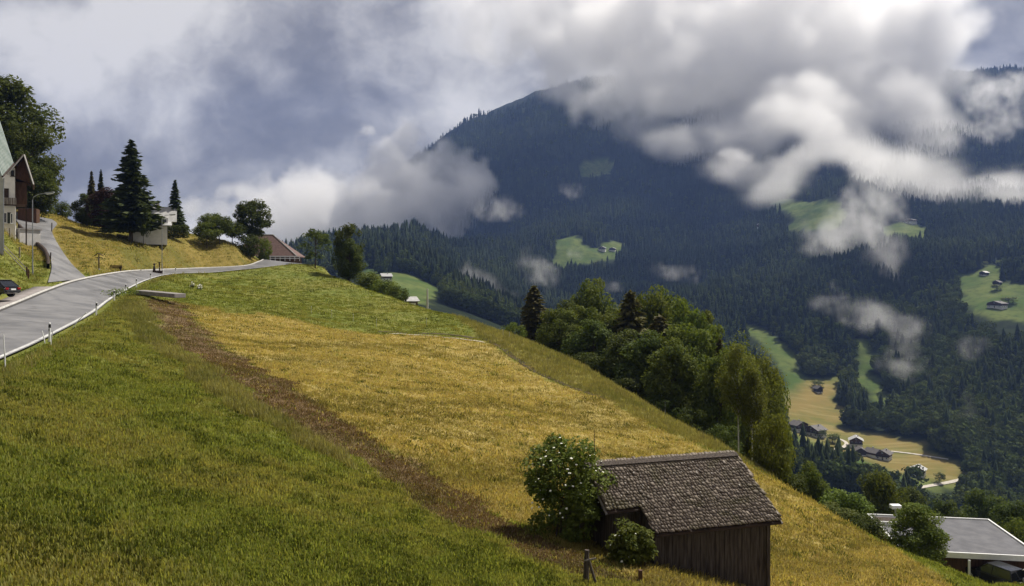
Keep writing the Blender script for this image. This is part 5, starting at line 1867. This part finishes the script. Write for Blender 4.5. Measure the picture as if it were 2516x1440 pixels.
# weeds at the delineators
for (u, Y, s, lb) in [(285, 84, .9, 'tuft of tall weeds left of the concrete slab'), (318, 87, .8, 'tuft of weeds at the corner of the concrete slab')]:
    g = G(u, Y)
    o = empty('weed_clump', g, 0, lb, 'plant')
    pn = hr_.normal(0, 1, (260, 3)) * np.array([.7, .4, .3]) * s + np.array([0, 0, .5])
    V, Fc = leaf_quads(pn, np.tile([0, 0, 1.0], (260, 1)), .20, hr_)
    mesh_obj('leaves', leaf_mesh('leaves', V, Fc, hr_), o, M_LEAF_L)
    MB().tube([(0, 0, -.1), (.05, 0, .8)], .03, 5).build('stem', M_LEAF, o)

# trees round the valley farms
VT = broadleaf('valley_broadleaf', 14, 5.0, 1.5, 61, 'round', 26, 44, .95, .3, .34)
VC = conifer('valley_spruce', 18, 3.4, 1.0, 62, 20, 7, 6, .3, .25, 1.9)
vg = 'trees round the valley farms'
VL = [(1945, 1100, 560, 60, 0, 'tree at the left end of the farm trees'), (1975, 1098, 552, 50, 1, 'spruce below the left farmhouse'), (1995, 1096, 548, 30, 1, 'slim spruce below the pair of farmhouses'), (2045, 1065, 630, 34, 0, 'round tree beside the pair of farmhouses'),
      (2050, 1118, 545, 34, 1, 'spruce right of the half hidden chalet'), (2078, 1112, 540, 32, 1, 'tall spruce left of the field barn'), (2085, 1128, 530, 30, 1, 'short spruce right of the tall one'), (2030, 1140, 520, 90, 0, 'broad dark tree below the half hidden chalet'),
      (2090, 1160, 500, 90, 0, 'broad dark tree in the middle of the farm trees'), (2130, 1140, 520, 28, 1, 'spruce at the lower edge of the dry meadow'), (2156, 1150, 515, 26, 1, 'second spruce on the lower edge of the dry meadow'), (2178, 1152, 512, 28, 1, 'third spruce on the lower edge of the dry meadow'),
      (2205, 1158, 515, 28, 1, 'spruce left of the white farmhouse'), (2222, 1164, 520, 34, 1, 'dark spruce just left of the white farmhouse'), (2308, 1168, 545, 24, 0, 'small round tree right of the white farmhouse'), (2140, 1190, 480, 90, 0, 'broad dark tree below the spruce row'),
      (2330, 1215, 500, 70, 0, 'broad tree at the right end of the farm road'), (2385, 1195, 530, 80, 0, 'dark tree at the tip of the dry meadow'),
      (1960, 1140, 520, 90, 0, 'broad dark tree right of the shrub row'), (2010, 935, 775, 32, 0, 'lone round tree by the dark barn in the pasture'), (2450, 700, 960, 26, 0, 'tree above the small brown barn'), (2478, 735, 905, 40, 0, 'tree beside the long white farmhouse'),
      (2410, 655, 1080, 30, 0, 'tree at the left of the upper pasture strip'), (2468, 652, 1060, 40, 0, 'tree at the right of the upper pasture strip'), (2015, 1070, 640, 26, 0, 'bush-like tree in the garden of the pair of farmhouses')]
for (u, vt, Y, wpx, c, lb) in VL:
    put(VC if c else VT, (18, 3.4) if c else (14, 5.0), u, vt, Y, wpx, M_NEEDLE if c else (M_LEAF_D if wpx > 50 else M_LEAF), M_BARK, 'spruce_tree' if c else 'broadleaf_tree', lb, 'tree', vg)

# ------------------------------------------------------------------ grass: short stubble, green sward and tall fringes
def tuft(name, seed, n, h, spread, bw, mat, lean=.5):
    r = np.random.default_rng(seed)
    V, Fc, At = [], [], []
    for i in range(n):
        x, y = r.normal(0, spread, 2)
        an = r.uniform(0, 6.28)
        hh_ = h * r.uniform(.55, 1.25)
        l = r.uniform(.1, lean) * hh_
        dx, dy = math.cos(an), math.sin(an)
        px, py = -dy * bw * .5, dx * bw * .5
        b = len(V)
        V += [(x - px, y - py, -.03), (x + px, y + py, -.03), (x + px * .8 + dx * l * .4, y + py * .8 + dy * l * .4, hh_ * .6), (x - px * .8 + dx * l * .4, y - py * .8 + dy * l * .4, hh_ * .6), (x + dx * l, y + dy * l, hh_)]
        Fc += [(b, b + 1, b + 2), (b, b + 2, b + 3), (b + 3, b + 2, b + 4)]
        At += [r.uniform(0, 1)] * 3
    me = np_mesh(name, np.array(V), np.array(Fc))
    add_attr(me, 'leaf', At, 'FACE')
    me.materials.append(mat)
    return me


M_GR = leaf_mat('grass_green', (.128, .168, .030), (.280, .290, .074), (.315, .280, .090), .45, .8, .05)
M_GS = leaf_mat('grass_straw', (.260, .202, .054), (.540, .435, .170), (.180, .155, .044), .40, .8, .05)
M_GP = leaf_mat('grass_pale', (.190, .180, .052), (.350, .310, .130), (.13, .145, .04), .4, .8, .05)
M_GB = leaf_mat('grass_soil', (.110, .072, .036), (.220, .150, .078), (.10, .09, .03), .25, .8)
M_GD = leaf_mat('grass_dark', (.062, .080, .017), (.125, .140, .032), (.10, .10, .028), .35, .8, .05)
GK = [tuft('green_tuft', 1, 12, .065, .12, .026, M_GR), tuft('green_tuft', 2, 12, .09, .13, .026, M_GR), tuft('straw_tuft', 3, 10, .08, .14, .026, M_GS, 1.6), tuft('straw_tuft', 4, 10, .12, .15, .024, M_GS, 1.8),
      tuft('tall_tuft', 5, 12, .22, .13, .022, M_GP, .6), tuft('tall_tuft', 6, 12, .27, .15, .022, M_GP, .7), tuft('soil_tuft', 7, 8, .07, .16, .03, M_GB, 2.0), tuft('dark_tuft', 8, 14, .09, .12, .03, M_GD)]
NG = 260000
ga2 = rng.uniform(-.67, .67, NG)
gy2 = np.exp(rng.uniform(math.log(14.5), math.log(175), NG))
gx2 = ga2 * gy2
gP = np.stack([gx2, gy2], -1)
gz2, gdd = hz(gx2, gy2, True)
bd_ = np.linalg.inv(np.array([[math.cos(B_TH), -math.sin(B_TH)], [math.sin(B_TH), math.cos(B_TH)]]))
loc_ = (gP - np.array([2.84, 31.04])) @ bd_.T
inb = (loc_[:, 0] > .2) & (loc_[:, 0] < 6.4) & (loc_[:, 1] > -2.9) & (loc_[:, 1] < 2.9)
pav = np.zeros(NG, dtype=bool)
ok = (gdd > .45) & ~inb
# no grass on the pavement
Pv = np.vstack([offset(L_EDGE, 1.0)[0:184]])
kd2 = KDTree(len(Pv))
for i, p in enumerate(Pv):
    kd2.insert((p[0], p[1], 0), i)
kd2.balance()
near_ = np.flatnonzero(ok & (gdd < 3))
for i in near_:
    if kd2.find((gx2[i], gy2[i], 0))[2] < .85:
        ok[i] = False
gw = (vn2.fbm(gP / 2.2, 4) - 0.5) * 3.0
k_m = sdist(gx2, gy2, Z_MOWN) + gw
k_s = sdist(gx2, gy2, Z_SOIL) + gw * .9 + .05
k_p = sdist(gx2, gy2, Z_PALE) + gw
k_t = sdist(gx2, gy2, Z_TALL) + gw * .6
k_b = sdist(gx2, gy2, Z_BANK) + gw * 1.5
ki = rng.integers(0, 2, NG)
ki = np.where(k_b < 0, np.where(rng.uniform(0, 1, NG) < .6, 2, 0) + rng.integers(0, 2, NG), ki)
tallm = (k_t < 0) | ((gdd < 1.8) & (gdd > .9) & (gx2 > -60) & (rng.uniform(0, 1, NG) < .10))
ki = np.where((k_p < 0) & (rng.uniform(0, 1, NG) < .8), 4 + rng.integers(0, 2, NG), ki)
ki = np.where(tallm, 4 + rng.integers(0, 2, NG), ki)
ki = np.where((k_m < 0), 2 + rng.integers(0, 2, NG), ki)
ki = np.where((k_m < 0) & (rng.uniform(0, 1, NG) < .10), rng.integers(0, 2, NG), ki)
ki = np.where((k_s < 0), np.where(rng.uniform(0, 1, NG) < .92, 6, rng.integers(0, 4, NG)), ki)
pat = vn2.fbm(gP / 5.5 + 40, 4)
pat2 = vn2.fbm(gP / .9 + 60, 3)
gt_ = np.clip((pat - .42) * 3.0 + (pat2 - .5) * 1.6, 0, 1) * rng.uniform(.3, 1, NG)
ki = np.where((ki < 2) & (rng.uniform(0, 1, NG) < np.clip((.46 - pat2) * 3.5, .04, .38)), 7, ki)
ki = np.where((ki > 1) & (ki < 4) & (rng.uniform(0, 1, NG) < np.clip((.42 - pat2) * 3, .0, .3)), 7, ki)
th_ = math.radians(40)
rx_ = gx2 * math.cos(th_) - gy2 * math.sin(th_)
ry_ = gx2 * math.sin(th_) + gy2 * math.cos(th_)
rowm = vn2.fbm(np.stack([rx_ / 1.3, ry_ / 11.0], -1) + 5, 4)
rowb = vn2.fbm(np.stack([rx_ / 4.0, ry_ / 30.0], -1) + 15, 3)
gt_ = np.where(k_m < 0, np.clip((.52 - rowm) * 5 + (.5 - rowb) * 4 + .25, 0, 1) * rng.uniform(.4, 1, NG), gt_)
gs_ = rng.uniform(.7, 1.3, NG) * (0.8 + .7 * vn2.fbm(gP / 1.7 + 12, 3)) * (1 + .5 * smoothstep(gy2, 40, 140))
scatter('grass', np.stack([gx2, gy2, gz2], -1)[ok], gs_[ok], rng.uniform(0, 6.28, NG)[ok], gt_[ok], ki[ok], GK, 'short mown stubble, green sward and tall grass fringes on the slope', 'grass')
# ------------------------------------------------------------------ clouds hanging in the valley and on the mountain
def cloud_mat(name, dens, g=0.45, alb=1.0):
    m = bpy.data.materials.new(name)
    m.use_nodes = True
    nt = NT(m.node_tree)
    nt.n.clear()
    out = nt.new('ShaderNodeOutputMaterial')
    pv = nt.new('ShaderNodeVolumePrincipled')
    pv.inputs['Color'].default_value = (alb, alb * .995, alb * .985, 1)
    pv.inputs['Anisotropy'].default_value = g
    pv.inputs['Density'].default_value = dens
    pv.inputs['Density Attribute'].default_value = 'density'
    nt.l.new(pv.outputs[0], out.inputs['Volume'])
    return m


M_CLOUD = cloud_mat('cloud', 0.013, 0.45, 1.0)
vn3 = VNoise(77, 3)


def cloud(name, blobs, res, label, noise_s, amp=1.1, edge=.45, mat=None, flat=1.0, pad=1.25, octs=6, ridge=False):
    """blobs: (column, row, distance, half-width px, half-height px, half-depth m, weight)"""
    C, S = [], []
    for (u, v, Y, hu, hv, hd, w) in blobs:
        C.append(tuple(W(u, v, Y)))
        S.append((hu / F * Y, hd, hv / F * Y))
    C, S = np.array(C), np.array(S)
    lo = (C - S * pad).min(0)
    hi = (C + S * pad).max(0)
    n = np.maximum(2, np.ceil((hi - lo) / res).astype(int))
    ax = [np.linspace(lo[k], hi[k], n[k]) for k in range(3)]
    X, Y, Z = np.meshgrid(*ax, indexing='ij')
    P = np.stack([X, Y, Z], -1).astype(np.float32)
    wp = (np.stack([vn3.fbm(P / (noise_s * 1.6) + 7.7 * k, 3) for k in (1, 2, 3)], -1) - .5) * noise_s * 1.5
    Q = P + wp
    base = np.full(X.shape, -1.0, dtype=np.float32)
    for c, s, b in zip(C, S, blobs):
        q = 1 - np.sqrt((((Q - c) / s) ** 2).sum(-1))
        base = np.maximum(base, np.where(q > 0, q * b[6], q))
    nz = vn3.fbm(P / noise_s * np.array([1, 1, flat], dtype=np.float32), octs, .55)
    nz = (nz - .5) * 2.4
    if ridge:
        nz = nz * .5 + (.75 - np.abs(vn3.fbm(Q / (noise_s * .8) * np.array([1, 1, .6], dtype=np.float32) + 3, 4, .6) - .5) * 9)
    d = np.clip((base + nz * amp * (1 - .55 * np.clip(base, 0, 1)) - .02) / edge, 0, 1)
    d = d * d * (3 - 2 * d)
    d = d * smoothstep(base, -.22, .10)
    me = bpy.data.meshes.new(name)
    me.vertices.add(d.size)
    # vertices ordered x-slowest, as indexed below
    me.vertices.foreach_set('co', np.tile(np.array(lo, dtype=np.float32), (d.size, 1)).ravel())
    add_attr(me, 'dens', d.ravel())
    o = bpy.data.objects.new(name, me)
    col.objects.link(o)
    gt = bpy.data.node_groups.new(name, 'GeometryNodeTree')
    gt.interface.new_socket('Geometry', in_out='INPUT', socket_type='NodeSocketGeometry')
    gt.interface.new_socket('Geometry', in_out='OUTPUT', socket_type='NodeSocketGeometry')
    N, Lk = gt.nodes, gt.links
    gi, go = N.new('NodeGroupInput'), N.new('NodeGroupOutput')
    vc = N.new('GeometryNodeVolumeCube')
    vc.inputs['Min'].default_value = tuple(lo)
    vc.inputs['Max'].default_value = tuple(hi)
    for k, nm in enumerate(('Resolution X', 'Resolution Y', 'Resolution Z')):
        vc.inputs[nm].default_value = int(n[k])
    pos = N.new('GeometryNodeInputPosition').outputs[0]
    sx = N.new('ShaderNodeSeparateXYZ')
    Lk.new(pos, sx.inputs[0])
    idx = None
    for k, stride in enumerate((n[1] * n[2], n[2], 1)):
        a = N.new('ShaderNodeMath')
        a.operation = 'SUBTRACT'
        Lk.new(sx.outputs[k], a.inputs[0])
        a.inputs[1].default_value = float(lo[k])
        b = N.new('ShaderNodeMath')
        b.operation = 'MULTIPLY'
        Lk.new(a.outputs[0], b.inputs[0])
        b.inputs[1].default_value = float((n[k] - 1) / (hi[k] - lo[k]))
        c = N.new('ShaderNodeMath')
        c.operation = 'ROUND'
        Lk.new(b.outputs[0], c.inputs[0])
        fi = N.new('FunctionNodeFloatToInt')
        Lk.new(c.outputs[0], fi.inputs[0])
        mi = N.new('FunctionNodeIntegerMath')
        mi.operation = 'MULTIPLY'
        Lk.new(fi.outputs[0], mi.inputs[0])
        mi.inputs[1].default_value = int(stride)
        if idx is None:
            idx = mi.outputs[0]
        else:
            ad = N.new('FunctionNodeIntegerMath')
            ad.operation = 'ADD'
            Lk.new(idx, ad.inputs[0])
            Lk.new(mi.outputs[0], ad.inputs[1])
            idx = ad.outputs[0]
    na = N.new('GeometryNodeInputNamedAttribute')
    na.data_type = 'FLOAT'
    na.inputs['Name'].default_value = 'dens'
    si = N.new('GeometryNodeSampleIndex')
    si.data_type = 'FLOAT'
    si.clamp = True
    Lk.new(gi.outputs[0], si.inputs['Geometry'])
    Lk.new(na.outputs[0], si.inputs['Value'])
    Lk.new(idx, si.inputs['Index'])
    Lk.new(si.outputs[0], vc.inputs['Density'])
    sm = N.new('GeometryNodeSetMaterial')
    sm.inputs['Material'].default_value = mat or M_CLOUD
    Lk.new(vc.outputs[0], sm.inputs[0])
    Lk.new(sm.outputs[0], go.inputs[0])
    md = o.modifiers.new('volume', 'NODES')
    md.node_group = gt
    me.materials.append(mat or M_CLOUD)
    tag(o, label, None, None, 'stuff')
    print(name, n, d.size, float((d > .01).mean()))
    return o


M_THIN = cloud_mat('mist', 0.012, .6)
cloud('cloud', [(1000, 470, 2350, 150, 120, 150, 1.2), (900, 535, 2300, 200, 95, 150, 1.3), (770, 545, 2250, 150, 110, 140, 1.2), (1090, 505, 2300, 120, 110, 130, 1.3),
                (965, 385, 2350, 95, 100, 90, 1.2), (620, 550, 2200, 120, 85, 110, 1.0), (1120, 560, 2250, 80, 60, 100, 1.1), (1150, 445, 2330, 75, 60, 70, .9), (530, 535, 2150, 80, 70, 90, .7), (1060, 420, 2340, 70, 60, 70, .8)],
      7.5, 'bright white cumulus bank behind the dark wooded spur', 90, 1.25, .22)
M_BANK = cloud_mat('cloud_bank', 0.010, 0.6, .955)
cloud('cloud', [(1650, 150, 2500, 360, 190, 240, 1.2), (1950, 150, 2450, 380, 240, 280, 1.3), (2150, 310, 2150, 280, 125, 200, 1.3), (2330, 420, 1700, 280, 75, 130, 1.2),
                (1570, 305, 2400, 160, 100, 120, 1.0), (1850, 360, 2050, 240, 95, 130, 1.1), (2230, 80, 2450, 200, 180, 240, 1.1), (1470, 250, 2550, 110, 85, 110, .8),
                (2150, 440, 1700, 300, 75, 110, 1.0), (2520, 455, 1500, 150, 75, 100, 1.0), (1400, 30, 2700, 300, 170, 240, 1.0), (1850, 425, 1850, 130, 50, 80, .8), (1900, -60, 2550, 500, 150, 260, 1.0),
                (2270, 230, 2200, 140, 100, 120, 1.0), (1990, 350, 2000, 230, 90, 120, 1.1), (1700, 345, 2200, 130, 60, 100, .8)],
      14.0, 'large pale cloud mass hiding the mountain summit', 150, 1.3, .5, M_BANK)
WISPS = [
    ([(1400, 470, 2000, 35, 16, 30, .5), (1420, 640, 1400, 25, 12, 20, .4), (1500, 700, 1250, 40, 16, 25, .5)], 6.0, 34, 'tiny mist shreds scattered over the middle of the forest'),
    ([(2400, 860, 760, 22, 30, 18, .5), (2380, 1000, 660, 20, 26, 16, .4), (2180, 880, 820, 18, 34, 18, .45)], 4.0, 22, 'tiny mist shreds rising from the broadleaf wood at right'),
    ([(2090, 570, 1350, 95, 75, 60, .8), (2130, 500, 1450, 70, 60, 60, .7), (2030, 600, 1300, 60, 45, 50, .6), (2180, 660, 1150, 40, 80, 40, .45)], 7.0, 55, 'grey veil of mist hanging before the high clearing'),
    ([(2060, 760, 960, 80, 30, 35, .8), (2150, 785, 940, 100, 38, 40, 1.0), (2220, 800, 920, 50, 45, 35, .8), (2010, 740, 980, 40, 25, 25, .6), (2235, 860, 870, 22, 50, 22, .6), (2060, 715, 990, 20, 35, 20, .5)], 4.0, 30, 'bright curling mist bank low on the wooded flank'),
    ([(1140, 690, 1020, 50, 40, 30, .6), (1190, 700, 1010, 55, 34, 30, .8), (1230, 735, 990, 34, 30, 25, .8), (1160, 655, 1030, 26, 30, 20, .5)], 4.0, 28, 'ragged scrap of mist above the crest left of the grove'),
    ([(1320, 665, 1250, 50, 30, 30, .55), (1350, 690, 1200, 30, 20, 20, .5), (1290, 630, 1300, 20, 30, 20, .45)], 5.0, 30, 'faint mist scrap above the end spruce of the grove'),
    ([(1655, 670, 1330, 55, 24, 30, .8), (1690, 680, 1320, 35, 18, 25, .7), (1615, 660, 1340, 25, 16, 20, .5)], 5.0, 30, 'small mist scrap below the sunny terrace'),
    ([(1215, 505, 1900, 50, 26, 40, .6), (1250, 515, 1880, 30, 18, 30, .5)], 7.0, 45, 'thin mist patch right of the cumulus bank'),
    ([(2230, 905, 800, 45, 26, 25, .55), (2250, 930, 790, 30, 20, 20, .5)], 4.0, 26, 'faint mist above the broadleaf wood'),
    ([(1810, 385, 1950, 40, 22, 40, .8), (2460, 250, 2150, 80, 60, 60, .5), (2440, 330, 2100, 60, 40, 50, .5)], 8.0, 60, 'loose cloud scraps under the summit cloud'),
]
for bl_, rs_, ns_, lb in WISPS:
    bl_ = [(u, v, y * .94, hu, hv, hd, w) for (u, v, y, hu, hv, hd, w) in bl_]
    cloud('mist', bl_, rs_, lb, ns_, 1.0, 1.0, M_THIN, octs=6, ridge=True)
# ------------------------------------------------------------------ haze
mh = bpy.data.materials.new('haze')
mh.use_nodes = True
ht = NT(mh.node_tree)
ht.n.clear()
ho = ht.new('ShaderNodeOutputMaterial')
hp = ht.new('ShaderNodeVolumePrincipled')
hp.inputs['Color'].default_value = (.32, .49, 1.0, 1)
hp.inputs['Density'].default_value = 0.000072
hp.inputs['Anisotropy'].default_value = 0.2
ht.l.new(hp.outputs[0], ho.inputs['Volume'])
hz_o = MB().b2(-4400, 4700, -60, 4400, float(min(gZ.min(), mZ.min())) - 40, float(max(mZ.max(), gZ.max())) + 60).build('haze', mh)
tag(hz_o, 'thin blue haze in the valley air', None, None, 'stuff')
